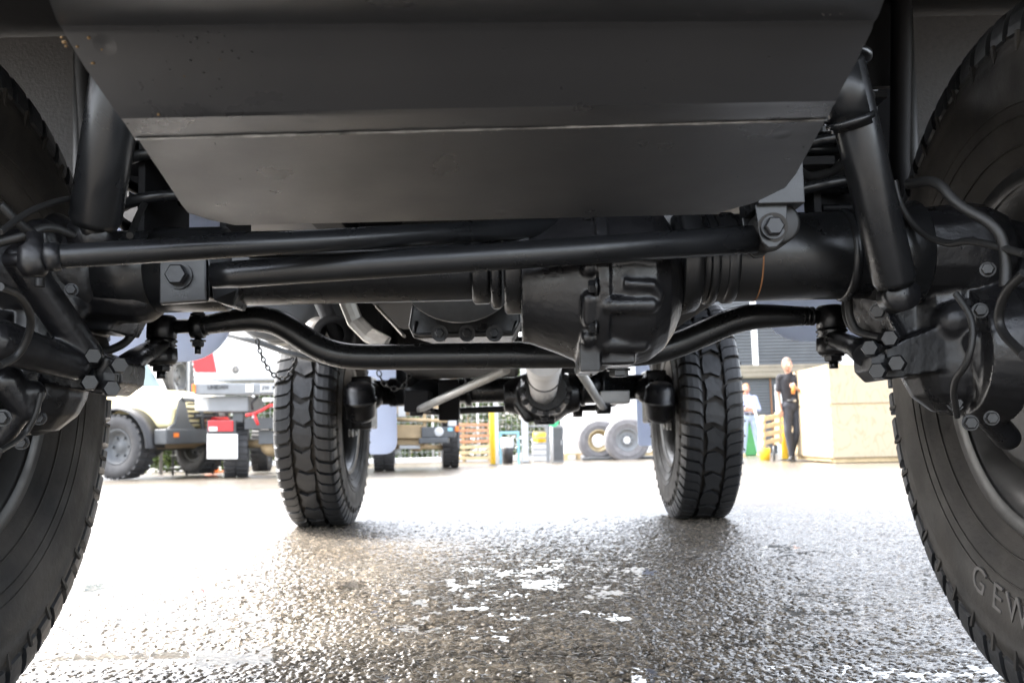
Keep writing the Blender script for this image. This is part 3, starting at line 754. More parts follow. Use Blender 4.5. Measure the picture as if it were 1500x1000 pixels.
# tank on the left with its strap and safety chain
tk = MB(); tcn = P(402, 452, 2.75)
tk.lathe([(-.02, .001), (-.02, .11), (-.005, .135), (.0, .14), (.5, .14), (.52, .11), (.52, .001)], (tcn.x, 2.75, P(0, 450, 2.75).z + .02), (0, 1, 0), 44)
tko = ob('air_tank', tk, tankm, TRUCK)
ob('tank_strap', MB().lathe([(0, .142), (0, .148), (.03, .148), (.03, .142)], (tcn.x, 2.8, P(0, 450, 2.75).z + .02), (0, 1, 0), 44), silver, tko)
m_ = MB(); m_.tube([P(335, 490, 2.6), P(380, 502, 2.6), P(425, 518, 2.6), P(470, 528, 2.6)], [.018] * 4, 10, flat=.45); ob('tank_bracket', m_, tankm, TRUCK)
m_ = MB().lathe([(-.03, .03), (-.03, .05), (.03, .05), (.03, .03)], P(490, 492, 2.3), (0, 1, 0), 28); m_.tube([P(470, 440, 2.3), P(505, 515, 2.3)], .02, 12)
ob('hanger_ring', m_, darkp, TRUCK)
ob('tank_end_cap', MB().ball(P(468, 488, 2.45), .045, 12), exhaust_m, tko)
def chain(pp, d, parent=TRUCK, r=.0022, ln=.016):
    v = [P(x, y, d) for x, y in pp]
    for _ in range(3):
        o = [v[0]]
        for i in range(len(v) - 1): o += [L(v[i], v[i+1], .25), L(v[i], v[i+1], .75)]
        v = o + [v[-1]]
    ls = [0]
    for i in range(1, len(v)): ls.append(ls[-1] + (v[i] - v[i-1]).length)
    n = int(ls[-1] / (ln * .78)); mb_ = MB()
    for k in range(n):
        s0 = (k + .5) / n * ls[-1]; i = max(1, next(i for i in range(len(ls)) if ls[i] >= s0))
        c = L(v[i-1], v[i], (s0 - ls[i-1]) / max(1e-9, ls[i] - ls[i-1])); t = (v[i] - v[i-1]).normalized()
        sd_ = Vector((0, 1, 0)) if k % 2 else t.cross(Vector((0, 1, 0))).normalized()
        mb_.tube([c + t * math.cos(a) * ln / 2 + sd_ * math.sin(a) * ln * .32 for a in [2*PI*j/10 for j in range(11)]], r, 6, caps=False)
    return ob('safety_chain', mb_, hose_m, parent)
chain([(376, 497), (384, 525), (398, 548), (414, 557), (428, 545), (434, 524)], 2.45)
chain([(554, 543), (560, 560), (575, 570), (590, 568)], 3.9, r=.003, ln=.03)
chain([(590, 568), (598, 555), (600, 545)], 3.9, r=.003, ln=.03)
# torque tube, silver, and radius struts to the rear axle
tq = MB(); tq.tube([P(797, 520, 3.1), P(796, 545, 3.85), P(796, 572, 4.25)], [.072, .069, .062], 36)
tqo = ob('torque_tube', tq, mat('grey_primer', (.78, .78, .78), .35, 0, .1, 9, .1, 30), TRUCK)
for yy_ in (3.8, 4.02): ob('tube_band', MB().lathe([(0, .068), (0, .0725), (.01, .0725), (.01, .068)], (P(796, 550, 3.9).x, yy_, P(796, 549, yy_).z), (0, 1, -.13), 36), boltm, tqo)
for a, b_ in ((P(742, 541, 3.6), P(610, 601, 4.3)), (P(848, 541, 3.6), P(884, 598, 4.3))):
    o = ob('rear_strut', MB().tube([a, L(a, b_, .9), b_], [.019, .018, .014], 20), silver, TRUCK)
    ob('strut_eye', MB().lathe([(-.03, .001), (-.03, .026), (.03, .026), (.03, .001)], b_, (1, .2, 0), 20), cast_soft, o)

# ---- rear axle
ra = MB(); ZR = .652
def rring(x0, x1, r, r1=None): ra.lathe([(x0, .001), (x0, r), (x1, r1 or r), (x1, .001)], (0, DR, ZR), (1, 0, 0), 36)
rring(-.72, .72, .062); rring(-.6, -.35, .072); rring(.3, .5, .078); rring(.36, .38, .09); rring(.46, .48, .088); rring(-.22, -.19, .08)
rao = ob('rear_axle', ra, paint, TRUCK)
rd = MB(); cxr = P(796, 580, DR).x
rd.lathe([(-.2, .001), (-.2, .08), (-.12, .10), (-.02, .135), (.06, .14), (.12, .10), (.18, .08), (.18, .001)], (cxr, DR, ZR - .03), (1, 0, 0), 36)
rd.lathe([(-.36, .001), (-.36, .10), (-.30, .12), (-.26, .12), (-.24, .10), (-.1, .13), (0, .13)], (cxr, DR, ZR - .02), (0, 1, 0), 36)
rd.box((cxr, DR - .02, ZR - .155), (.10, .14, .05)); rd.box((cxr, DR - .1, ZR - .14), (.04, .1, .05))
rd.capsule((cxr - .16, DR - .05, ZR - .02), (cxr - .08, DR - .08, ZR - .14), .03)
ob('differential_housing', rd, cast, rao, remesh=.006, smooth_it=3)
for k in range(12):
    a = 2 * PI * k / 12
    ob('bolt', MB().hexbolt((cxr + .11 * math.cos(a), DR - .355, ZR - .02 + .11 * math.sin(a)), (0, -1, 0), .012, .014), boltm, rao)
ob('rear_bracket', MB().box((P(660, 575, DR).x, DR - .1, ZR - .05), (.10, .10, .20)).box((P(612, 590, DR - .3).x, DR - .25, ZR - .06), (.12, .2, .10)), darkp, rao, bevel=.008)
ob('rear_bracket', MB().box((P(892, 590, DR).x, DR - .2, ZR - .06), (.14, .2, .06)), silver, rao, bevel=.006)
for s_ in (-1, 1):
    ob('bump_stop', MB().lathe([(0, .001), (0, .07), (.12, .07), (.12, .001)], (s_ * .5, DR, ZR + .02), (0, 0, 1), 24), darkp, rao)
# stabiliser bar behind the rear axle
sb = MB().tube([P(612, 600, 4.9), P(640, 603, 5.0), P(680, 601, 5.0), P(760, 598, 5.0), P(870, 597, 5.0), P(900, 590, 4.9)], .018, 16)
sbo = ob('stabiliser_bar', sb, paint, TRUCK)
ob('bar_clamp', MB().lathe([(-.025, .001), (-.025, .045), (.025, .045), (.025, .001)], P(658, 603, 4.95), (1, 0, 0), 20), cast_soft, sbo)
ob('bar_clamp', MB().lathe([(-.025, .001), (-.025, .04), (.025, .04), (.025, .001)], P(846, 600, 4.95), (1, 0, 0), 20), cast_soft, sbo)
# rear brake pots and portal casings
for s_ in (-1, 1):
    m_ = MB()
    m_.box((s_ * .73, DR, .60), (.10, .2, .26)); m_.capsule((s_ * .69, DR - .05, ZR - .02), (s_ * .76, DR - .02, ZR), .07)
    o = ob('portal_housing', m_, cast, TRUCK, remesh=.006, smooth_it=3)
    pc = P(528 if s_ < 0 else 967, 590, 4.2)
    ob('brake_chamber', MB().lathe([(-.09, .001), (-.09, .05), (-.07, .068), (-.02, .07), (-.018, .075), (.0, .075), (.002, .07), (.06, .066), (.085, .045), (.085, .001)], pc, (0, .35, -1), 32), cast_soft, o)
    m2 = MB()
    for k in range(6):
        a = k * PI / 3; m2.hexbolt((s_ * .80, DR + .1 * math.cos(a), TR + .1 * math.sin(a)), (-s_, 0, 0), .016, .02)
    ob('hub_bolt', m2, silver, o)['kind'] = 'stuff'
# underbody clutter above the rear axle
for (x0, z0, sx, sz, y0, ly) in ((-.2, .80, .5, .2, 3.6, .8), (.35, .80, .35, .16, 3.9, .6), (-.55, .86, .2, .25, 3.3, .8), (.56, .92, .22, .2, 2.6, 1.2)):
    ob('underbody_box', MB().box((x0, y0 + ly / 2, z0), (sx, ly, sz)), darkp, TRUCK, bevel=.02)
# mud flaps
def flap(s_, y, xi, zb, zt, xo=1.12, rad=.07):
    pl = [Vector((s_ * xo, y, zt)), Vector((s_ * xo, y, zb)), Vector((s_ * (xi + rad), y, zb))]
    for k in range(1, 9):
        a = PI / 2 * k / 8; pl.append(Vector((s_ * (xi + rad - rad * math.sin(a)), y, zb + rad - rad * math.cos(a))))
    pl.append(Vector((s_ * xi, y, zt)))
    return ob('mudflap', MB().prism(pl, (0, .008, 0)), flapm, TRUCK)
flap(-1, 2.12, .625, P(280, 529, 2.12).z, 1.0, rad=.11); flap(1, 2.12, .60, P(1180, 500, 2.12).z, .985, rad=.11)
flap(-1, 5.3, abs(P(581, 600, 5.3).x), P(560, 665, 5.3).z, 1.1); flap(1, 5.3, P(933, 600, 5.3).x, P(940, 653, 5.3).z, 1.1, rad=.02)
# wheel arches, cab floor, tray
for s_ in (-1, 1):
    m_ = MB(); xi = .92
    m_.prism([(s_ * xi, 2.0, .62), (s_ * xi, 1.97, 1.34), (s_ * 1.5, 1.97, 1.34), (s_ * 1.5, 2.0, .62)], (0, .02, 0))
    ao = ob('wheel_arch_panel', m_, archm, TRUCK)
    m_ = MB(); m_.box((s_ * 1.2, 1.5, 1.42), (.62, 1.1, .14)); ob('arch_top', m_, darkp, ao)
    m_ = MB(); m_.tube([(s_ * (xi - .042), 1.94, .7), (s_ * (xi - .042), 1.94, 1.0), (s_ * (xi - .04), 1.90, 1.24), (s_ * (xi - .04), 1.86, 1.5)], .021, 20)
    ob('arch_edge', m_, darkp, ao)
    m_ = MB(); m_.tube([(s_ * (xi - .008), 1.97, .7), (s_ * (xi - .008), 1.96, 1.0), (s_ * (xi - .006), 1.945, 1.40)], .017, 12)
    ob('arch_seal', m_, hose_m, ao)
    m_ = MB(); m_.prism([(s_ * .60, 1.62, 1.02), (s_ * .66, 1.85, .80), (s_ * .84, 2.04, .80), (s_ * .93, 2.06, 1.7), (s_ * .60, 1.62, 1.7)], (s_ * .01, .01, 0))
    ob('inner_wing', m_, darkp, ao)
    ob('firewall_panel', MB().box((s_ * .745, 2.22, 1.26), (.55, .02, .56)), darkp, ao)
    ob('wing_infill', MB().box((s_ * .68, 1.95, 1.62), (.44, .02, .9)), darkp, ao)
cabm = mat('cab_paint_black', (.02, .02, .021), .5, 0, .1, 3)
m_ = MB(); m_.box((0, 1.35, 1.9), (2.3, 1.5, 1.0)); ob('cab', m_, cabm, TRUCK, bevel=.05)
m_ = MB(); m_.box((0, .62, 1.28), (2.2, .12, .28)); ob('bumper', m_, paint, TRUCK, bevel=.03)
m_ = MB(); m_.box((0, 4.2, 1.36), (2.3, 3.6, .12)); ob('tray', m_, cabm, TRUCK, bevel=.01)
m_ = MB(); m_.box((-.95, .86, 1.20), (.55, .30, .10)); ob('bumper_end', m_, darkp, TRUCK, bevel=.01)
m_ = MB(); m_.box((.95, .86, 1.22), (.55, .30, .10)); ob('bumper_end', m_, darkp, TRUCK, bevel=.01)
# ------------------------------------------------------------------ the yard behind: materials
white_m = mat('white_vehicle_paint', (.80, .80, .79), .3, 0, .03, 2, coat=.5)
wpaint = mat('white_wall_paint', (.80, .79, .77), .8, 0, .05, 2, .1, 30)
yel = mat('cream_yellow_paint', (.80, .70, .40), .35, 0, .06, 3, coat=.4)
yellow = mat('yellow_paint', (.80, .52, .03), .5, 0, .12, 5)
tan = mat('tan_paint', (.42, .31, .18), .6, 0, .2, 5)
dgrey = mat('dark_grey_steel', (.07, .075, .08), .5, 0, .15, 5)
mgrey = mat('mid_grey_panel', (.20, .21, .22), .5, 0, .1, 4)
lgrey = mat('light_grey_panel', (.5, .51, .52), .55, 0, .08, 4)
redm = mat('red_plastic', (.65, .03, .035), .3, 0, .1, 20)
bluem = mat('pale_blue_paint', (.25, .5, .62), .5, 0, .1, 8)
glassm = mat('vehicle_glass', (.10, .14, .15), .08, 0, .05, 2)
ply = mat('plywood', (.62, .47, .29), .6, 0, .12, 3, .1, 40, col2=(.72, .58, .38))
wood = mat('pale_timber', (.55, .42, .24), .7, 0, .2, 9, .2, 60)
rtimber = mat('red_timber', (.45, .22, .12), .7, 0, .25, 9, .2, 40)
corr = mat('grey_cladding', (.085, .092, .10), .5, .0, .12, 2)
cream = mat('cream_steel', (.24, .21, .16), .6, 0, .15, 4)
tyre_old = mat('weathered_tyre', (.17, .165, .17), .8, 0, .2, 8, .2, 50)
tyre_bg = mat('yard_tyre', (.04, .04, .042), .7, 0, .25, 15, .3, 40)
skin = mat('skin', (.40, .22, .155), .5, 0, .06, 20)
greenm = mat('green_bin_plastic', (.06, .25, .08), .5, 0, .1, 6)
orange = mat('orange_plastic', (.8, .2, .03), .45)
blackpl = mat('black_plastic', (.02, .02, .022), .5)
# plywood grain: long wavy figure
def ply_grain():
    n = ply.node_tree.nodes; l = ply.node_tree.links; b = n['Principled BSDF']
    tc = n.new('ShaderNodeTexCoord'); mp = n.new('ShaderNodeMapping'); mp.inputs['Scale'].default_value = (2.2, 2.2, .8)
    l.new(tc.outputs['Object'], mp.inputs[0]); nz = n.new('ShaderNodeTexNoise'); nz.inputs['Scale'].default_value = 1.6; nz.inputs['Distortion'].default_value = 1.2
    l.new(mp.outputs[0], nz.inputs['Vector'])
    ml = n.new('ShaderNodeMath'); ml.operation = 'MULTIPLY'; ml.inputs[1].default_value = 14; l.new(nz.outputs[0], ml.inputs[0])
    pp = n.new('ShaderNodeMath'); pp.operation = 'PINGPONG'; pp.inputs[1].default_value = 1; l.new(ml.outputs[0], pp.inputs[0])
    rp = n.new('ShaderNodeValToRGB'); rp.color_ramp.elements[0].color = (.39, .30, .19, 1); rp.color_ramp.elements[0].position = .02; rp.color_ramp.elements[1].position = .3
    rp.color_ramp.elements[1].color = (.44, .36, .25, 1)
    l.new(pp.outputs[0], rp.inputs[0]); l.new(rp.outputs[0], b.inputs['Base Color'])
ply_grain()

# ---- a yard tyre with lugs
def yard_wheel(name, parent, c, axis, R, wdt, face=dgrey, lugs=26, tm=tyre_bg, local=True):
    ax_ = Vector(axis).normalized(); c = Vector(c); h = wdt / 2
    pr = [(-h*.7, R*.52), (-h*.95, R*.62), (-h*1.02, R*.78), (-h*.95, R*.93), (-h*.8, R*.965), (h*.8, R*.965), (h*.95, R*.93), (h*1.02, R*.78), (h*.95, R*.62), (h*.7, R*.52)]
    m_ = MB().lathe(pr, c, ax_, 40)
    up = Vector((0, 0, 1)); e1 = up.cross(ax_).normalized(); e2 = ax_.cross(e1)
    for k in range(lugs):
        for s_ in (-1, 1):
            a = 2 * PI * (k + (.25 if s_ > 0 else 0)) / lugs; r_ = e1 * math.cos(a) + e2 * math.sin(a); t_ = -e1 * math.sin(a) + e2 * math.cos(a)
            R3 = Matrix((ax_, t_, r_)).transposed()
            m_.box(c + ax_ * s_ * h * .52 + r_ * R * .975, (h * .88, R * .13, R * .055), rot=R3)
    w_ = ob(name, m_, tm, parent, local=local)
    rm = MB()
    for s_ in (-1, 1):
        rm.lathe([(s_*h*.72, R*.52), (s_*h*.8, R*.56), (s_*h*.84, R*.54), (s_*h*.72, R*.48), (s_*h*.3, R*.44), (s_*h*.25, R*.2), (s_*h*.35, R*.16), (s_*h*.35, .001)], c, ax_, 32)
    ob('rim', rm, face, w_, local=True)
    nb = MB()
    for k in range(6):
        a = k * PI / 3
        for s_ in (-1, 1): nb.hexbolt(c + (e1 * math.cos(a) + e2 * math.sin(a)) * R * .3 + ax_ * s_ * h * .27, ax_ * s_, .02, .03)
    ob('wheel_nuts', nb, dgrey, w_, local=True)['kind'] = 'stuff'
    return w_

# ---- cream-yellow off-road truck, three-quarter front
b0 = G(181, 13.4); rz = math.radians(-20)
T = thing('offroad_truck', (b0.x, b0.y, b0.z), 'cream-yellow off-road truck with black tubular bull bar, parked at the far left', 'truck', rz=rz)
def lo(name, mb, mt, bev=0, par=None, **k): return ob(name, mb, mt, par or T, bevel=bev, local=True, **k)
w1 = yard_wheel('wheel', T, (0, 0, .47), (0, 1, 0), .47, .34)
w2 = yard_wheel('wheel', T, (.05, 1.62, .47), (.25, 1, 0), .47, .34)
yard_wheel('wheel', T, (-2.9, 0, .47), (0, 1, 0), .47, .34)
hd = MB(); pr_ = [(-.6, .80), (-.6, 1.36), (-.2, 1.34), (.45, 1.24), (.66, 1.16), (.74, 1.0), (.74, .74), (.5, .72)]
hd.prism([(x, .10, z) for x, z in pr_], (0, 1.42, 0)); bonnet = lo('bonnet', hd, yel, .06, seg=3)
lo('headlamp', MB().lathe([(0, .09), (.02, .10), (.04, .085), (.045, .001)], (.73, .32, .92), (1, 0, 0), 24), lgrey)
lo('headlamp', MB().lathe([(0, .09), (.02, .10), (.04, .085), (.045, .001)], (.73, 1.3, .92), (1, 0, 0), 24), lgrey)
g = MB()
for k in range(5): g.box((.755, .81, .80 + .07 * k), (.02, .7, .03))
lo('grille', g, blackpl)
cb_ = MB(); cb_.prism([(-.58, .02, .75), (-.58, .02, 1.35), (-.98, .14, 1.98), (-2.2, .14, 2.0), (-2.3, .02, .75)], (0, 1.58, 0))
cab_ = lo('cab', cb_, white_m, .05)
ws = MB().prism([(-.625, .16, 1.42), (-.625, 1.46, 1.42), (-.955, 1.40, 1.93), (-.955, .22, 1.93)], (.012, 0, .008)); lo('windscreen', ws, glassm)
lo('side_window', MB().prism([(-.78, .03, 1.38), (-1.05, .10, 1.85), (-1.9, .10, 1.86), (-2.0, .03, 1.38)], (0, -.012, 0)), glassm)
fd = MB().lathe([(-.1, .56), (-.16, .60), (.2, .60), (.2, .56)], (0, .02, .44), (0, -1, 0), 30, a0=0.0, a1=PI)
lo('wheel_arch', fd, blackpl)
lo('side_step', MB().box((-1.2, -.05, .62), (1.5, .22, .28)), dgrey, .02)
lo('tray_body', MB().box((-3.3, .8, 1.45), (1.9, 1.9, 1.3)), white_m, .05)
lo('louvre', MB().box((-1.35, .005, 1.16), (.5, .02, .03)).box((-1.35, .005, 1.06), (.5, .02, .03)).box((-1.35, .005, .96), (.5, .02, .03)), blackpl)
lo('front_axle', MB().tube([(0, .1, .47), (0, 1.5, .47)], .08, 14).ball((0, .6, .47), .17, 10), dgrey)
lo('chassis_guard', MB().prism([(.8, .2, .60), (.2, .2, .42), (.2, .2, .47), (.8, .2, .66)], (0, 1.1, 0)), tan)
bb_ = MB(); bb_.box((.95, .8, .60), (.22, 1.75, .22)); bpo = lo('bumper', bb_, dgrey, .02)
fr = MB()
for y_ in (.15, .32):   # A-shaped recovery bracket
    pass
fr.prism([(.98, .02, .62), (.98, .62, .62), (.98, .60, .72), (.98, .48, .80), (.98, .37, 1.14), (.98, .31, 1.19), (.98, .25, 1.14), (.98, .16, .80), (.98, .02, .72)], (.03, 0, 0))
lo('recovery_bracket', fr, dgrey, .008)
bt_ = MB()
bt_.tube([(1.0, .31, 1.14), (1.02, .8, 1.13), (1.02, 1.35, 1.10), (1.0, 1.55, .95), (.98, 1.6, .62)], .035, 10).tube([(1.0, .8, .62), (.99, .72, 1.12)], .035, 10).tube([(1.0, 1.1, .62), (.99, 1.1, 1.12)], .035, 10)
bt_.tube([(1.0, 1.38, .60), (1.02, 1.30, 1.10)], .03, 10).tube([(1.0, .6, .90), (1.0, 1.5, .88)], .028, 10)
bull = lo('bull_bar', bt_, dgrey)
lo('winch', MB().tube([(1.06, .95, .80), (1.06, 1.25, .80)], .09, 14), redm)
lo('tow_hook', MB().tube([(1.12, 1.38, .82), (1.14, 1.40, .50)], .022, 8), redm)
lo('indicator', MB().box((1.065, .12, .62), (.015, .10, .06)), orange)
for o in list(T.children):
    if o.name.split('.')[0] in ('bumper', 'recovery_bracket', 'bull_bar', 'winch', 'tow_hook', 'indicator'): o.location.x -= .22
# ---- upright spare tyre and ladder between the two vehicles
sp2 = G(252, 15.6); Zt = P(252, 552, 15.6).z
Ts = thing('spare_wheel_rack', (sp2.x, sp2.y, sp2.z), 'chunky spare tyre on a tall steel rack behind the cream bonnet', 'tyre rack')
yard_wheel('spare_tyre', Ts, (0, 0, Zt - sp2.z), (1, -.15, 0), .45, .34, lugs=30)
ob('rack_frame', MB().tube([(.22, .1, 0), (.22, .1, 2.2)], .03, 8).tube([(-.1, -.2, 1.9), (.4, -.2, .9)], .025, 8).tube([(-.22, .1, 0), (-.22, .1, 2.2)], .03, 8).box((0, .1, .95), (.5, .06, .06)), mgrey, Ts, local=True)
Tl = thing('steel_rack', tuple(G(283, 15.2)), 'low grey steel rack with thin shelves between the cream truck and the white vehicle', 'rack')
r_ = MB()
for x_ in (-.33, -.1, .33): r_.tube([(x_, 0, 0), (x_, 0, 1.05)], .022, 8)
rk = ob('upright', r_, dgrey, Tl, local=True); rk['kind'] = 'stuff'
for k in range(5): ob('shelf', MB().box((0, .1, .12 + .2 * k), (.75, .25, .022)), lgrey, Tl, local=True)
ob('stored_drum', MB().lathe([(0, .001), (0, .16), (.3, .16), (.3, .001)], (.12, .2, .145), (0, 0, 1), 20), blackpl, Tl, local=True)

# ---- white camper seen from behind
YW = 13.0
c_ = P(372, 600, YW); W0 = thing('camper', (c_.x, YW + .6, ground_z(YW)), 'white square-backed vehicle seen from behind, with a red tail light and a white mudflap', 'camper')
def wo_(name, mb, mt, bev=0, par=None, **k): return ob(name, mb, mt, par or W0, bevel=bev, **k)
xl, xr = P(281, 560, YW).x, P(281, 560, YW).x + 1.95
zb, zt_ = P(340, 558, YW).z, P(340, 558, YW).z + 1.5
body = wo_('body', MB().box(((xl + xr) / 2, YW + 1.9, (zb + zt_) / 2), (xr - xl, 3.8, zt_ - zb)), white_m, .10, seg=3)
wo_('cab', MB().box(((xl + xr) / 2, YW + 4.5, (zb + zt_) / 2 - .15), (1.7, 1.6, 1.3)), white_m, .12)
def plate(name, x0, y0, x1, y1, d, th, mt, bev=.008, par=None):
    a, b_, c2, d2 = P(x0, y0, d), P(x1, y0, d), P(x1, y1, d), P(x0, y1, d)
    return ob(name, MB().prism([a, b_, c2, d2], (0, th, 0)), mt, par or W0, bevel=bev)
wo_('tail_light', MB().prism([P(281, 522, YW - .02), P(311, 516, YW - .02), P(317, 545, YW - .02), P(285, 545, YW - .02)], (0, .06, 0)), redm, .006)
wo_('badge', MB().lathe([(0, .001), (0, .050), (.01, .058), (.015, .05), (.016, .001)], P(345, 541, YW), (0, -1, 0), 24), exhaust_m)
wo_('badge_ring', MB().tube([P(345, 541, YW - .025) + Vector((.030 * math.cos(a), 0, .042 * math.sin(a))) for a in [2*PI*k/16 for k in range(17)]], .006, 6), dgrey)
bmp = plate('rear_step', 283, 561, 412, 578, YW - .15, .25, mgrey, .02)
plate('rear_step', 412, 562, 455, 578, YW - .15, .25, mgrey, .02)
plate('side_marker', 281, 562, 286, 575, YW - .17, .04, orange, .004)
plate('number_plate', 381, 562, 411, 574, YW - .17, .01, lgrey, .002)
plate('reflector', 360, 563, 371, 574, YW - .17, .01, white_m, .003)
plate('storage_box', 305, 580, 364, 603, YW - .02, .8, mgrey, .02)
plate('side_skirt', 285, 580, 306, 602, YW + .1, .9, lgrey, .02)
plate('white_crossbar', 384, 582, 412, 588, YW - .1, .05, white_m, .01)
plate('light_bracket', 303, 615, 345, 634, YW - .02, .04, dgrey, .006)
plate('red_lamp', 305, 616, 341, 631, YW - .05, .03, redm, .004)
plate('white_lens', 306, 625, 318, 631, YW - .06, .02, white_m, .002)
mf = plate('mudflap', 303, 635, 348, 672, YW, .02, white_m, .0)
bv = mf.modifiers.new('bevel', 'BEVEL'); bv.width = .05; bv.segments = 3; bv.limit_method = 'ANGLE'
q_ = G(347, YW + .46)
yard_wheel('wheel', W0, (q_.x, q_.y, q_.z + .39), (1, .25, 0), .40, .34, local=False)
q_ = G(470, YW + .35); yard_wheel('wheel', W0, (q_.x, q_.y, q_.z + .39), (1, 0, 0), .40, .30, local=False)
q_ = G(384, YW + 2.9); yard_wheel('wheel', W0, (q_.x, q_.y, q_.z + .39), (1, .1, 0), .38, .28, local=False)
wo_('axle', MB().tube([P(352, 650, YW + .4), P(470, 648, YW + .4)], .06, 14).ball(P(398, 652, YW + .4), .16, 10), tan)
wo_('tow_frame', MB().box(P(385, 620, YW + .1), (.5, .1, .16)).box(P(350, 608, YW + .1), (.15, .1, .2)).box(P(395, 640, YW + .2), (.3, .1, .2)), dgrey, .01)
wo_('red_hose', MB().tube([P(360, 608, YW - .1), P(372, 606, YW - .1), P(385, 600, YW - .1), P(395, 594, YW - .1), P(412, 592, YW - .1)], .022, 10).tube([P(372, 606, YW - .12), P(378, 622, YW - .12)], .022, 10), redm)
wo_('cable', MB().tube([P(378, 580, YW - .05), P(368, 590, YW - .05), P(370, 600, YW - .05)], .02, 8), blackpl)
def text_mesh(name, body_, size, loc, mt, parent, width=None, rotx=90, rotz=0, ext=.004):
    cu = bpy.data.curves.new(name, 'FONT'); cu.body = body_; cu.size = size; cu.extrude = ext; cu.align_x = 'CENTER'; cu.align_y = 'CENTER'; cu.resolution_u = 3
    to = bpy.data.objects.new('tmp', cu); COL.objects.link(to)
    dg = bpy.context.evaluated_depsgraph_get(); me_ = bpy.data.meshes.new_from_object(to.evaluated_get(dg)); bpy.data.objects.remove(to)
    if width:
        xs = [v.co.x for v in me_.vertices]; k = width / max(1e-6, max(xs) - min(xs))
        for v in me_.vertices: v.co.x *= k
    me_.materials.clear(); me_.materials.append(mt); me_.name = name
    if loc is None: return me_
    o = bpy.data.objects.new(name, me_); o.matrix_basis = Matrix.Translation(loc) @ Matrix.Rotation(math.radians(rotz), 4, 'Z') @ Matrix.Rotation(math.radians(rotx), 4, 'X')
    COL.objects.link(o); o.parent = parent; o.matrix_parent_inverse = worldm(parent).inverted(); return o
text_mesh('lettering', 'UNIDAN', .085, P(319, 567, YW - .156), blackpl, bmp, .28)
text_mesh('plate_text', 'XW 16O', .10, P(396, 568, YW - .176), dgrey, bmp, .25)

# raised sidewall lettering on the right front tyre
lm = mat('letter_rubber', (.075, .07, .066), .6, 0, .3, 40)
for i, ch in enumerate('GEW'):
    me_ = text_mesh('raised_letter', ch, .062, None, lm, None, ext=.0012)
    ang = math.radians(-66 - 8.5 * i)
    n = Vector((-1, 0, 0)); up = -Vector((0, math.cos(ang), math.sin(ang))); right = up.cross(n)
    R_ = Matrix((right, up, n)).transposed().to_4x4()
    o = bpy.data.objects.new('raised_letter', me_); o.matrix_basis = Matrix.Translation(Vector((-.1495, 0, 0)) - up * .388) @ R_
    link(o, wfr, True)

# ---- tan truck, low front view, between the rear wheels
YT = 15.6
c_ = P(615, 640, YT); T3 = thing('tan_truck', (c_.x, YT + .8, ground_z(YT)), 'tan military-style truck with a dark bumper, seen beside the left rear wheel', 'truck')
def to_(name, mb, mt, bev=0, par=None): return ob(name, mb, mt, par or T3, bevel=bev)
q_ = G(563, YT - .3); yard_wheel('wheel', T3, (q_.x, q_.y, q_.z + .52), (1, .12, 0), .53, .34, local=False, lugs=34)
q_ = G(659, YT + 1.2); yard_wheel('wheel', T3, (q_.x, q_.y, q_.z + .52), (1, .12, 0), .53, .30, local=False, lugs=34)
def tp(name, x0, y0, x1, y1, d, th, mt, bev=.02): return plate(name, x0, y0, x1, y1, d, th, mt, bev, T3)
tp('cab_front', 578, 530, 668, 606, YT + .1, 1.2, tan); tp('body_panel', 575, 622, 618, 642, YT, .8, tan); tp('lower_panel', 580, 642, 622, 652, YT + .1, .7, tan)
to_('crossbar', MB().tube([P(578, 614, YT - .1), P(655, 616, YT - .1)], .032, 14), tan)
to_('vertical_post', MB().box(P(622, 612, YT - .05), (.05, .06, .75)), tan, .01)
tp('notice', 583, 590, 594, 610, YT - .02, .02, lgrey, .003); tp('light_box', 656, 604, 668, 624, YT - .1, .12, lgrey, .01)
bm3 = tp('bumper', 617, 625, 667, 641, YT - .12, .2, dgrey, .02)
tp('plate_strip', 656, 626, 663, 631, YT - .14, .01, bluem, .001); tp('indicator', 667, 624, 672, 632, YT - .13, .08, orange, .01)
to_('badge', MB().lathe([(0, .001), (0, .070), (.01, .08), (.015, .07), (.016, .001)], P(643, 632, YT - .12), (0, -1, 0), 24), lgrey)
to_('shackle', MB().box(P(636, 645, YT), (.5, .3, .10)).box(P(672, 645, YT), (.04, .06, .3)), dgrey, .02)
to_('front_axle', MB().tube([P(570, 653, YT + .2), P(655, 655, YT + .9)], .045, 12).ball(P(612, 653, YT + .5), .10, 10), tan)
tp('pale_sill', 585, 652, 615, 657, YT + .05, .05, lgrey, .005)

# ---- yard furniture between the rear wheels
def post(name, px, d, w_, ytop, mt, label, cat, group=None, round_=True):
    g = G(px, d); h_ = P(px, ytop, d).z - g.z
    t = thing(name, tuple(g), label, cat, group)
    m_ = MB()
    if round_: m_.lathe([(0, .001), (0, w_ / 2), (h_ - .03, w_ / 2), (h_, w_ * .36), (h_, .001)], (0, 0, 0), (0, 0, 1), 20)
    else: m_.box((0, 0, h_ / 2), (w_, w_, h_))
    ob('shaft', m_, mt, t, local=True)
    ob('base_plate', MB().box((0, 0, .01), (w_ * 1.7, w_ * 1.7, .02)), dgrey, t, local=True)
    return t
post('bollard', 721.5, 17.5, .10, 598, yellow, 'slim yellow bollard standing left of the pale blue frame', 'bollard')
post('grey_post', 769, 19.4, .13, 520, lgrey, 'tall pale grey post between the blue frame and the slatted gate', 'post', round_=False)
fb = thing('blue_frame', tuple(G(744, 19)), 'pale blue steel goal-shaped frame round the black bin', 'frame')
u = 19 / CAM_F
m_ = MB(); m_.box((-17 * u, 0, .65), (.10, .10, 1.6)); ob('upright', m_, lgrey, fb, local=True)
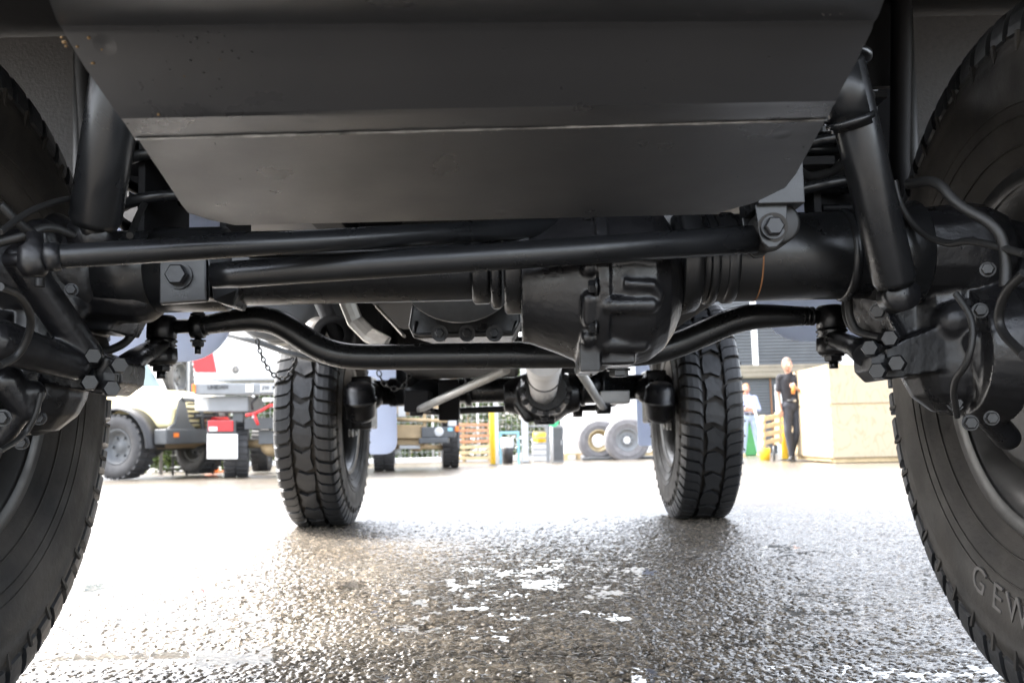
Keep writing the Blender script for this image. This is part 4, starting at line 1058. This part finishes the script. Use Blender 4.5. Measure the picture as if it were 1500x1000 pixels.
m_ = MB(); m_.box((-11 * u, 0, .30), (.05, .05, .62)); ob('upright', m_, bluem, fb, local=True)
m_ = MB(); m_.box((15 * u, 0, .30), (.05, .05, .62)); ob('upright', m_, bluem, fb, local=True)
m_ = MB(); m_.box((2 * u, 0, .63), (29 * u, .05, .05)); ob('rail', m_, bluem, fb, local=True)
bn = thing('bin', tuple(G(743, 18.6)), 'small black bin with a pale grey liner inside the blue frame', 'bin')
ob('bucket', MB().lathe([(0, .001), (0, .10), (.33, .125), (.335, .12)], (0, 0, 0), (0, 0, 1), 24), blackpl, bn, local=True)
ob('liner', MB().lathe([(.32, .128), (.50, .13), (.52, .12), (.52, .001)], (0, 0, 0), (0, 0, 1), 24), lgrey, bn, local=True)
# slatted gate
gt_ = thing('slatted_gate', tuple(G(784, 20)), 'narrow gate of dark horizontal slats right of the grey post', 'gate')
u = 20 / CAM_F
for sx in (-18, 18): ob('gate_post', MB().box((sx * u, 0, .6), (.07, .07, 1.25)), mgrey, gt_, local=True)
sl = MB().box((0, 0, 0), (34 * u, .03, .028)).mesh('slat'); sl.materials.append(mgrey)
for k in range(9):
    o = bpy.data.objects.new('slat', sl); o.location = (0, 0, .14 + .125 * k); link(o, gt_, True)
yb = thing('yellow_tub', tuple(G(792, 21)), 'yellow tub showing through the slats of the gate', 'tub')
ob('tub', MB().lathe([(0, .001), (0, .16), (.25, .18), (.25, .16), (.03, .14), (.03, .001)], (0, 0, .42), (0, 0, 1), 20), yellow, yb, local=True)
ob('stand', MB().box((0, 0, .21), (.4, .3, .42)), lgrey, yb, local=True, bevel=.01)
# grey cabinet and sign
cbn = thing('grey_cabinet', tuple(G(817, 19)), 'dark grey upright cabinet right of the slatted gate', 'cabinet')
u = 19 / CAM_F
ob('case', MB().box((0, .1, .38), (17 * u, .25, .76)), mgrey, cbn, local=True, bevel=.01)
ob('door', MB().box((0, -.035, .38), (14 * u, .015, .66)), dgrey, cbn, local=True, bevel=.004)
ob('handle', MB().box((5 * u, -.05, .4), (.015, .02, .1)), lgrey, cbn, local=True)
sg_ = thing('sign_post', tuple(G(808, 18.6)), 'round green sign on a pale post in front of the dark grey cabinet', 'sign')
ob('pole', MB().tube([(0, 0, 0), (0, 0, .95)], .03, 12), lgrey, sg_, local=True)
ob('sign_back', MB().box((.08, 0, .96), (.34, .02, .24)), lgrey, sg_, local=True, bevel=.01)
ob('sign_disc', MB().tube([(.04, -.012, .84), (.04, -.03, .84)], .12, 28), mat('green_sign', (.05, .45, .2), .5), sg_, local=True)
# timber stacks behind the fence
ts = thing('timber_stack', tuple(G(698, 22)), 'low stack of reddish and pale sawn boards behind the yellow bollard', 'timber')
for k in range(7):
    o = ob('board', MB().box((random.uniform(-.03, .03), 0, .09 + .13 * k), (.85, .5, .07), rot=Matrix.Rotation(random.uniform(-.03, .03), 3, 'Y')), rtimber if k > 2 else wood, ts, local=True, bevel=.006)
    for x_ in (-.3, .3): ob('spacer', MB().box((x_, 0, .027 + .13 * k), (.06, .45, .05)), wood, ts, local=True)
# pale blocks and pallets at the white wall
bs_ = thing('block_stack', tuple(G(846, 22)), 'stack of pale blocks on a pallet beside the first loose tyre', 'blocks')
for k in range(6):
    for j in range(2):
        ob('block', MB().box((-.17 + .34 * j + (.04 if k % 2 else 0), 0, .24 + .15 * k), (.33, .4, .145)), wpaint, bs_, local=True, bevel=.008)
ob('pallet', MB().box((0, 0, .13), (.8, .6, .03)).box((-.3, 0, .06), (.08, .6, .11)).box((0, 0, .06), (.08, .6, .11)).box((.3, 0, .06), (.08, .6, .11)), wood, bs_, local=True)
# loose tyres
def loose(px, py, d, R, label, tilt=0, inner=True, rimm=mgrey):
    c = P(px, py, d); t = thing('loose_tyre', (c.x, c.y, c.z - R), label, 'tyre', 'old tyres leaning by the white wall')
    pr = [(-.13, R*.50), (-.15, R*.58), (-.165, R*.75), (-.15, R*.90), (-.12, R*.98), (.12, R*.98), (.15, R*.9), (.165, R*.75), (.15, R*.58), (.13, R*.5), (.10, R*.48), (-.10, R*.48), (-.13, R*.5)]
    o = ob('tyre', MB().lathe(pr, (0, 0, R), (0, 1, tilt), 56), tyre_old, t, local=True)
    for rr_, w_ in ((.70, .012), (.86, .010)):
        ob('sidewall_rib', MB().tube([Vector((R*rr_*math.cos(a), -.168 + (.012 if rr_ > .8 else 0), R + R*rr_*math.sin(a))) for a in [2*PI*k/48 for k in range(49)]], w_, 6), tyre_old, o, local=True)
    if inner:
        rm = MB().lathe([(-.14, R*.50), (-.15, R*.47), (-.11, R*.44), (-.06, R*.42), (-.05, R*.26), (-.09, R*.24), (-.09, R*.15), (.0, R*.15)], (0, 0, R), (0, 1, tilt), 48)
        r2 = ob('rim', rm, rimm, t, local=True)
        for k in range(8):
            a = 2*PI*k/8; ob('wheel_nut', MB().hexbolt((R*.2*math.cos(a), -.09, R + R*.2*math.sin(a)), (0, -1, 0), .018, .02), dgrey, r2, local=True)
    else:
        ob('rim', MB().lathe([(-.14, R*.52), (-.155, R*.48), (-.12, R*.44), (.12, R*.42), (.12, R*.3)], (0, 0, R), (0, 1, tilt), 48), mat('rusty_cream_rim', (.42, .34, .2), .6, 0, .3, 12), t, local=True)
    return t
loose(877, 645, 21.4, .50, 'loose grey tyre with an open cream rim, left one of the pair', inner=False)
loose(918, 644, 20.9, .52, 'loose grey tyre on a pale round-holed rim, in front of the other')
lt3 = loose(950, 655, 22.2, .42, 'low grey tyre half hidden behind the pale mudflap', inner=False)
tpb = thing('tyre_pallet', tuple(G(905, 21.2)), 'flat dark timber bearer under the loose tyres', 'bearer')
ob('plank', MB().box((0, 0, .03), (1.7, .5, .06)), dgrey, tpb, local=True, bevel=.01)

# ---- fence, hedge, white wall
fc = thing('mesh_fence', (-2.0, 24.5, ground_z(24.5)), 'pale wire mesh fence in front of the green hedge', 'fence')
for k in range(9): ob('fence_post', MB().tube([(-6.2 + 1.2 * k, 0, 0), (-6.2 + 1.2 * k, 0, 1.9)], .03, 8), lgrey, fc, local=True)
m_ = MB()
for k in range(64): m_.box((-6.2 + .15 * k, 0, .95), (.006, .006, 1.85))
for k in range(12): m_.box((-1.4, .004, .08 + .16 * k), (9.6, .006, .006))
o = ob('wire_mesh', m_, lgrey, fc, local=True); o['kind'] = 'stuff'
kb = struct('kerb', MB().box((-4, 23.6, ground_z(23.6) + .04), (14, .25, .12)), lgrey, bevel=.01)
leafm = mat('hedge_leaf', (.06, .11, .02), .5, 0, .5, 1.5, col2=(.12, .17, .04))
b = leafm.node_tree.nodes['Principled BSDF']; b.inputs['Subsurface Weight'].default_value = 0
def leaves(name, cx_, cy_, sx, sy, zt, n, parent):
    u_ = rng.random((n, 3)); X = cx_ + (u_[:, 0] - .5) * sx; Y = cy_ + (u_[:, 1] - .5) * sy
    top = zt * (.72 + .28 * vnoise(X * 1.3 + 50, Y * 1.3 + 50, 3)); Z = u_[:, 2] ** .8 * top
    keep = vnoise(X * 2.2 + 90, Z * 2.2 + Y + 90, 8) > .22; X, Y, Z = X[keep], Y[keep], Z[keep]; n = len(X)
    A = rng.normal(size=(n, 3)); A /= np.linalg.norm(A, axis=1)[:, None]; B = np.cross(A, rng.normal(size=(n, 3))); B /= np.linalg.norm(B, axis=1)[:, None]
    s_ = rng.uniform(.035, .075, (n, 1)); C = np.stack([X, Y, Z], 1)
    V = np.stack([C - A * s_, C + B * s_ * .5, C + A * s_, C - B * s_ * .5], 1).reshape(-1, 3)
    me_ = bpy.data.meshes.new(name); me_.vertices.add(4 * n); me_.vertices.foreach_set('co', V.ravel())
    me_.loops.add(4 * n); me_.loops.foreach_set('vertex_index', np.arange(4 * n, dtype=np.int32)); me_.polygons.add(n)
    me_.polygons.foreach_set('loop_start', np.arange(0, 4 * n, 4, dtype=np.int32)); me_.update(calc_edges=True); me_.materials.append(leafm)
    return ob(name, me_, leafm, parent, local=True)
hg_ = thing('hedge', (-2.5, 26.5, ground_z(26)), 'tall loose green hedge along the back of the yard', 'hedge')
lv = leaves('foliage', 0, 0, 11.5, 1.6, 3.6, 60000, hg_); lv['kind'] = 'stuff'
for k in range(14): ob('stem', MB().tube([(-5.3 + .8 * k, random.uniform(-.3, .3), 0), (-5.2 + .8 * k, random.uniform(-.4, .4), 2.4)], [.04, .012], 6), wood, hg_, local=True)
hg2 = thing('shrub', (P(262, 660, 18).x, 18.4, ground_z(18)), 'bright green shrub low behind the steel rack', 'shrub')
leaves('foliage', 0, 0, 2.0, .8, .95, 5000, hg2)['kind'] = 'stuff'
ob('stem', MB().tube([(0, 0, 0), (.05, 0, .7)], [.03, .01], 6), wood, hg2, local=True)
co_ = thing('traffic_cone', tuple(G(311, 16.5)), 'small orange cone behind the white mudflap of the white vehicle', 'cone')
ob('cone', MB().lathe([(.03, .13), (.45, .03), (.45, .001)], (0, 0, 0), (0, 0, 1), 16), orange, co_, local=True)
ob('base', MB().box((0, 0, .015), (.32, .32, .03)), orange, co_, local=True)

ww = thing('white_wall', (3.3, 25.2, ground_z(25)), 'bright white rendered wall behind the loose tyres', 'wall')
ob('render', MB().box((0, 0, 2.2), (4.1, .3, 4.4)), wpaint, ww, local=True)
ob('coping', MB().box((0, -.02, 4.44), (4.2, .4, .08)), lgrey, ww, local=True)
for k in range(5): ob('panel_joint', MB().box((-1.7 + .85 * k, -.155, 2.2), (.02, .012, 4.38)), lgrey, ww, local=True)
lw = thing('white_shed', (-9.5, 30, ground_z(30)), 'large white shed beyond the hedge on the left', 'shed')
ob('wall', MB().box((0, 0, 3), (14, 6, 6)), wpaint, lw, local=True); ob('roof', MB().prism([(-7.3, -3.3, 6), (-7.3, 3.3, 6), (-7.3, 0, 7.4)], (14.6, 0, 0)), lgrey, lw, local=True)

# ---- dark corrugated building with roller doors
YB = 24.0
bd0 = G(1150, YB); BL = thing('corrugated_building', tuple(bd0), 'dark grey corrugated building with roller doors behind the man and crates', 'building')
def corrug(x0, x1, z0, z1, y, pitch, amp):
    n = max(2, int((z1 - z0) / pitch * 4)); m_ = MB(); vs = []
    for i in range(n + 1):
        z = z0 + (z1 - z0) * i / n; k = i % 4; yy_ = y - (amp if k in (1, 2) else 0)
        vs += [(x0, yy_, z), (x1, yy_, z)]
    return m_.add(vs, [(2*i, 2*i+1, 2*i+3, 2*i+2) for i in range(n)])
gz = bd0.z
def bx(px): return P(px, 560, YB).x
zl = P(1150, 553, YB).z; zl2 = P(1150, 534, YB).z
ob('roller_door', corrug(bx(1030), bx(1236), gz, zl, YB, .075, .02), corr, BL)
ob('guide_rail', MB().box((bx(1128), YB - .03, (gz + zl) / 2), (.03, .04, zl - gz)), rust, BL)
ob('lintel_beam', MB().box((bx(1150), YB - .05, (zl + zl2) / 2), (bx(1250) - bx(1030), .2, zl2 - zl)), cream, BL, bevel=.02)
for k in range(3): ob('beam_rib', MB().box((bx(1150), YB - .16, zl + .06 + .12 * k), (bx(1250) - bx(1030), .02, .03)), cream, BL)
ob('cladding', corrug(bx(1030), bx(1104), zl2, zl2 + 3.2, YB, .085, .02), corr, BL)
ob('cladding', corrug(bx(1112), bx(1238), zl2, zl2 + 3.2, YB, .085, .02), corr, BL)
ob('white_mullion', MB().box((bx(1108), YB - .03, zl2 + 1.6), (.13, .06, 3.2)), white_m, BL)
ob('door_frame', MB().box((bx(1138), YB - .06, gz + .9), (.17, .05, 1.8)), white_m, BL, bevel=.01)
ob('column', MB().box((bx(1240), YB - .1, gz + 2.6), (.34, .3, 5.2)), white_m, BL, bevel=.01)
ob('side_wall', MB().box((bx(1290), YB + .1, gz + 2.6), (1.6, .1, 5.2)), lgrey, BL)
ob('blue_panel', MB().box((bx(1266), YB + .02, P(1266, 520, YB).z), (.34, .04, .8)), mat('blue_panel', (.05, .09, .5), .5), BL, bevel=.01)
ob('roof', MB().box((bx(1180), YB + 2, zl2 + 3.3), (bx(1400) - bx(1020), 5, .15)), lgrey, BL, bevel=.01)
ob('wall', MB().box((bx(1380), YB + .2, gz + 2.6), (4, .2, 5.2)), corr, BL)
# ---- crates
YC = 14.0
xc0, xc1 = P(1216, 600, YC).x, P(1216, 600, YC).x + 2.3
zs = [P(1216, y_, YC).z for y_ in (671, 592, 534)]
for k, (z0, z1, lb) in enumerate(((zs[0], zs[1] - .004, 'large plywood crate on skids, lower of the two stacked by the man'), (zs[1], zs[2], 'large plywood crate, topmost of the two stacked by the man'))):
    t = thing('plywood_crate', ((xc0 + xc1) / 2, YC + 1, z0), lb, 'crate', 'stacked plywood crates')
    ob('crate_shell', MB().box(((xc0 + xc1) / 2, YC + 1.0, (z0 + z1) / 2), (xc1 - xc0, 2.0, z1 - z0)), ply, t, bevel=.006)
    ob('front_panel', MB().box(((xc0 + xc1) / 2, YC - .006, (z0 + z1) / 2), (xc1 - xc0 - .02, .012, z1 - z0 - .03)), ply, t)
    ob('side_panel', MB().box((xc0 - .006, YC + 1.0, (z0 + z1) / 2), (.012, 1.96, z1 - z0 - .03)), ply, t)
    ob('lid', MB().box(((xc0 + xc1) / 2, YC + 1.0, z1 - .008), (xc1 - xc0 + .03, 2.03, .014)), wood, t, bevel=.003)
    if k == 0:
        gzc = ground_z(YC)
        for y_ in (.05, .95, 1.85): ob('skid', MB().box(((xc0 + xc1) / 2, YC + y_ + .05, (z0 + gzc) / 2 - .002), (xc1 - xc0 - .1, .12, z0 - gzc)), wood, t, bevel=.004)
        ob('skid', MB().box((xc0 + .1, YC + 1, (z0 + gzc) / 2), (.1, 1.6, z0 - gzc - .01)), wood, t, bevel=.004)
# ---- pallet leaning against a yellow bollard
post('bollard', 1150, 16.6, .15, 596, yellow, 'thick yellow bollard standing behind the man', 'bollard')
q0, q1, q2, q3 = P(1119, 609, 15.9), P(1147, 603, 16.35), P(1147, 650, 16.35), P(1119, 655, 15.9)
pt = thing('pallet', tuple((q3 + q2) / 2), 'pale wooden pallet propped up on edge beside the man', 'pallet')
e = (q1 - q0).normalized(); nn = Vector((-e.y, e.x, 0))
for k in range(4):
    a = L(q0, q3, (k + .12) / 4.0); b_ = L(q1, q2, (k + .12) / 4.0); a2 = L(q0, q3, (k + .68) / 4.0); b2 = L(q1, q2, (k + .68) / 4.0)
    ob('slat', MB().prism([a, b_, b2, a2], nn * .02), wood, pt)
for t_ in (.0, .85): 
    a = L(q0, q1, t_) + nn * .022; b_ = L(q0, q1, t_ + .15) + nn * .022; a2 = L(q3, q2, t_) + nn * .022; b2 = L(q3, q2, t_ + .15) + nn * .022
    ob('bearer', MB().prism([a, b_, b2, a2], nn * .09), wood, pt)
ob('prop_leg', MB().tube([(q3 + q2) / 2, ((q3 + q2) / 2).xy.to_3d() + Vector((0, 0, ground_z(16)))], .02, 8), dgrey, pt)
# ---- broom and bucket
g = G(1119, 16.6); bk = thing('bucket', tuple(g), 'yellow bucket on the ground under the pale broom handle', 'bucket')
ob('shell', MB().lathe([(0, .001), (0, .085), (.21, .105), (.215, .098), (.02, .08), (.02, .001)], (0, 0, 0), (0, 0, 1), 24), yellow, bk, local=True)
ob('handle', MB().tube([(.1*math.cos(a), 0, .2 + .07*math.sin(a)) for a in [PI*k/10 for k in range(11)]], .004, 6), lgrey, bk, local=True)
bm_ = thing('mop', tuple(g + Vector((0, 0, .03))), 'white mop handle leaning out of the yellow bucket', 'mop')
ob('shaft', MB().tube([g + Vector((0, 0, .12)), P(1103, 587, 16.7)], .018, 10), white_m, bm_)
ob('mop_head', MB().lathe([(0, .07), (.08, .05), (.13, .02)], g + Vector((0, 0, .04)), (0, 0, 1), 14), lgrey, bm_)
gb = thing('wheelie_bin', tuple(G(1090, 22.6)), 'green wheeled bin standing behind the woman', 'bin')
ob('bin_body', MB().prism([(-.24, -.3, 0), (.24, -.3, 0), (.29, -.34, .75), (-.29, -.34, .75)], (0, .6, 0)), greenm, gb, local=True, bevel=.02)
ob('lid', MB().box((0, -.03, .78), (.62, .7, .05)), greenm, gb, local=True, bevel=.015)
for s_ in (-1, 1): ob('wheel', MB().tube([(s_ * .26, .28, .08), (s_ * .31, .28, .08)], .08, 18), blackpl, gb, local=True)

# ---- people
def person(loc, label, scale, J, shirt, trousers, hair, shoes, head_tilt=(0, 0), long_hair=False, short_sleeve=True, belt=None, group=None):
    t = thing('person', loc, label, 'person'); s_ = scale
    V = {k: Vector(v) for k, v in J.items()}
    b = MB(); H = V['head']
    b.ball(H, .098, 14, (.80, .95, 1.16)); b.ball(H + Vector((0, -.028, -.062)), .060, 10, (.85, .9, .8))
    fw = Vector((0, -1, -.25)) if head_tilt[0] else Vector((0, -1, 0))
    b.capsule(H + Vector((0, -.088, .012)), H + Vector((0, -.112, -.022)), .010, .015)      # nose
    for e_ in (-1, 1):
        b.ball(H + Vector((e_ * .080, .005, -.008)), .024, 8, (.4, .7, 1.1))                 # ears
    b.capsule(V['neck'], H + Vector((0, .01, -.06)), .058, .052)
    b.capsule(V['shL'], V['shR'], .050); b.capsule(V['neck'], (V['hipL'] + V['hipR']) / 2, .062, .075)
    b.capsule(V['hipL'], V['hipR'], .095)
    for q in 'LR':
        b.capsule(V['sh' + q], V['el' + q], .048, .038); b.capsule(V['el' + q], V['wr' + q], .038, .026)
        b.capsule(V['hip' + q], V['kn' + q], .082, .055); b.capsule(V['kn' + q], V['an' + q], .055, .036)
        # hand: palm, four unequal bent fingers, thumb from the side
        d = (V['wr' + q] - V['el' + q]).normalized(); pc = V['wr' + q] + d * .045
        side = d.cross(Vector((0, 1, 0))); side = side.normalized() if side.length > .2 else Vector((1, 0, 0)); nrm = side.cross(d)
        b.capsule(V['wr' + q], pc, .024, .028)
        curl = J_curl.get(q, .3)
        for i, ln in enumerate((.068, .076, .071, .056)):
            r0 = pc + side * (i - 1.5) * .0195 + d * .018; d1 = (d + nrm * curl).normalized(); r1 = r0 + d1 * ln * .55; d2 = (d + nrm * curl * 2.6).normalized()
            b.capsule(r0, r1, .0092, .0085); b.capsule(r1, r1 + d2 * ln * .5, .0085, .0075)
        th0 = pc - side * .022; th1 = th0 + (d * .5 - side * .7 + nrm * .4).normalized() * .035
        b.capsule(th0, th1, .0115, .0095); b.capsule(th1, th1 + (d + nrm * .6).normalized() * .028, .0095, .0085)
    body_ = ob('body', b, skin, t, local=True, remesh=.0065, smooth_it=2)
    for e_ in (-1, 1):
        ob('eye', MB().ball(H + Vector((e_ * .032, -.086, .012)), .009, 8), blackpl, t, local=True)
    ob('mouth', MB().capsule(H + Vector((-.022, -.088, -.062)), H + Vector((.022, -.088, -.062)), .005), mat('lip', (.4, .12, .1), .5), t, local=True)
    # shirt
    m_ = MB(); m_.capsule(V['shL'] + Vector((0, 0, -.01)), V['shR'] + Vector((0, 0, -.01)), .072); c = (V['hipL'] + V['hipR']) / 2
    for k in (-1, 1):
        m_.capsule(V['neck'] + Vector((k * .08, 0, -.12)), c + Vector((k * .06, 0, .07)), .105, .10)
    for q in 'LR': m_.capsule(V['sh' + q], L(V['sh' + q], V['el' + q], .72 if short_sleeve else 1), .062, .056)
    if not short_sleeve:
        for q in 'LR': m_.capsule(V['el' + q], L(V['el' + q], V['wr' + q], .35), .052, .045)
    m_.capsule(V['neck'] + Vector((0, 0, -.03)), V['neck'] + Vector((0, 0, .015)), .068, .064)
    ob('shirt', m_, shirt, t, local=True, remesh=.009, smooth_it=3)
    m_ = MB(); m_.capsule(V['hipL'], V['hipR'], .108); m_.capsule(c + Vector((0, 0, .06)), c, .125, .12)
    for q in 'LR': m_.capsule(V['hip' + q], V['kn' + q], .095, .068); m_.capsule(V['kn' + q], V['an' + q] + Vector((0, 0, .03)), .068, .055)
    ob('trousers', m_, trousers, t, local=True, remesh=.009, smooth_it=3)
    if belt:
        ob('belt', MB().lathe([(-.02, .128), (-.02, .142), (.02, .142), (.02, .128)], c + Vector((0, 0, .085)), (0, 0, 1), 28), blackpl, t, local=True)
        ob('buckle', MB().box(c + Vector((0, -.145, .085)), (.05, .01, .04)), exhaust_m, t, local=True, bevel=.004)
    m_ = MB(); m_.ball(H + Vector((0, .016, .022)), .106, 14, (.83, .96, 1.06)); 
    if long_hair: m_.capsule(H + Vector((0, .05, 0)), H + Vector((.02, .08, -.2)), .08, .05)
    hm = m_.mesh('hair'); bm = bmesh.new(); bm.from_mesh(hm)
    bmesh.ops.delete(bm, geom=[v for v in bm.verts if (v.co.y < H.y - .045 and v.co.z < H.z + .070) or (v.co.z < H.z - .03 and v.co.y < H.y + .02)], context='VERTS'); bm.to_mesh(hm); bm.free()
    ob('hair', hm, hair, t, local=True)
    for q in 'LR':
        a_ = V['an' + q]; f_ = Vector((J_foot.get(q, 0), -1, 0)).normalized()
        sm = MB().capsule(Vector((a_.x, a_.y, .045)) - f_ * .04, Vector((a_.x, a_.y, .038)) + f_ * .15, .045, .036); sm.capsule(a_ + Vector((0, 0, .03)), Vector((a_.x, a_.y, .05)), .045)
        sm.box((a_.x + f_.x * .055, a_.y + f_.y * .055, .012), (.085, .27, .022))
        ob('shoe', sm, shoes, t, local=True, remesh=.008, smooth_it=2)
    t.scale = (s_, s_, s_)
    return t
black_cloth = mat('black_cloth', (.018, .018, .022), .9, 0, .25, 6, .4, 25)
trous = mat('charcoal_trousers', (.03, .032, .04), .9, 0, .25, 6, .4, 18)
jean = mat('pale_jeans', (.30, .36, .45), .9, 0, .15, 6, .3, 25)
blues = mat('pale_blue_shirt', (.36, .40, .58), .9, 0, .1, 6, .3, 25)
hair1 = mat('greying_brown_hair', (.16, .11, .08), .7, 0, .3, 40); hair2 = mat('ginger_hair', (.32, .15, .06), .7, 0, .3, 40)
J_curl = {'L': .9, 'R': .25}; J_foot = {'L': -.2, 'R': -.5}
g = G(1162, 15.6)
man = person(tuple(g), 'man in black shirt and trousers leaning beside the crates, holding something up to his chest', 1.0,
    dict(head=(-.045, -.02, 1.625), neck=(-.01, .01, 1.47), shR=(-.17, .01, 1.42), shL=(.18, .02, 1.40), elR=(-.215, .03, 1.13), wrR=(-.20, -.03, .885),
         elL=(.20, -.09, 1.13), wrL=(.02, -.24, 1.22), hipR=(-.07, 0, .93), hipL=(.10, .01, .93), knR=(-.10, -.05, .50), anR=(-.045, -.02, .09), knL=(.06, -.02, .50), anL=(-.02, .10, .09)),
    black_cloth, trous, hair1, blackpl, belt=True, head_tilt=(1, 0))
gp = WM[man.name] @ Vector((-.045, -.30, 1.22))
bt = thing('held_bottle', tuple(gp), 'small amber drink held at the chest of the man in black', 'bottle')
ob('bottle', MB().lathe([(-.10, .001), (-.10, .030), (-.01, .030), (.03, .013), (.07, .012), (.07, .001)], (0, 0, 0), (.1, 0, 1), 20), mat('amber_glass', (.45, .16, .03), .2), bt, local=True)
ob('cap', MB().tube([(.007, 0, .07), (.008, 0, .082)], .014, 12), white_m, bt, local=True)
J_curl = {'L': .6, 'R': .6}; J_foot = {'L': .3, 'R': -.3}
g = G(1098, 20.5)
person(tuple(g), 'woman in pale blue shirt and jeans standing with folded arms by the roller door', .94,
    dict(head=(-.03, -.02, 1.60), neck=(0, .01, 1.44), shR=(-.16, .01, 1.38), shL=(.17, .01, 1.38), elR=(-.24, -.04, 1.12), wrR=(.0, -.20, 1.08),
         elL=(.24, -.04, 1.12), wrL=(-.02, -.22, 1.13), hipR=(-.09, 0, .92), hipL=(.09, 0, .92), knR=(-.12, -.03, .50), anR=(-.16, 0, .09), knL=(.15, -.03, .50), anL=(.22, .02, .09)),
    blues, jean, hair2, tan, long_hair=True, short_sleeve=False, belt=True)
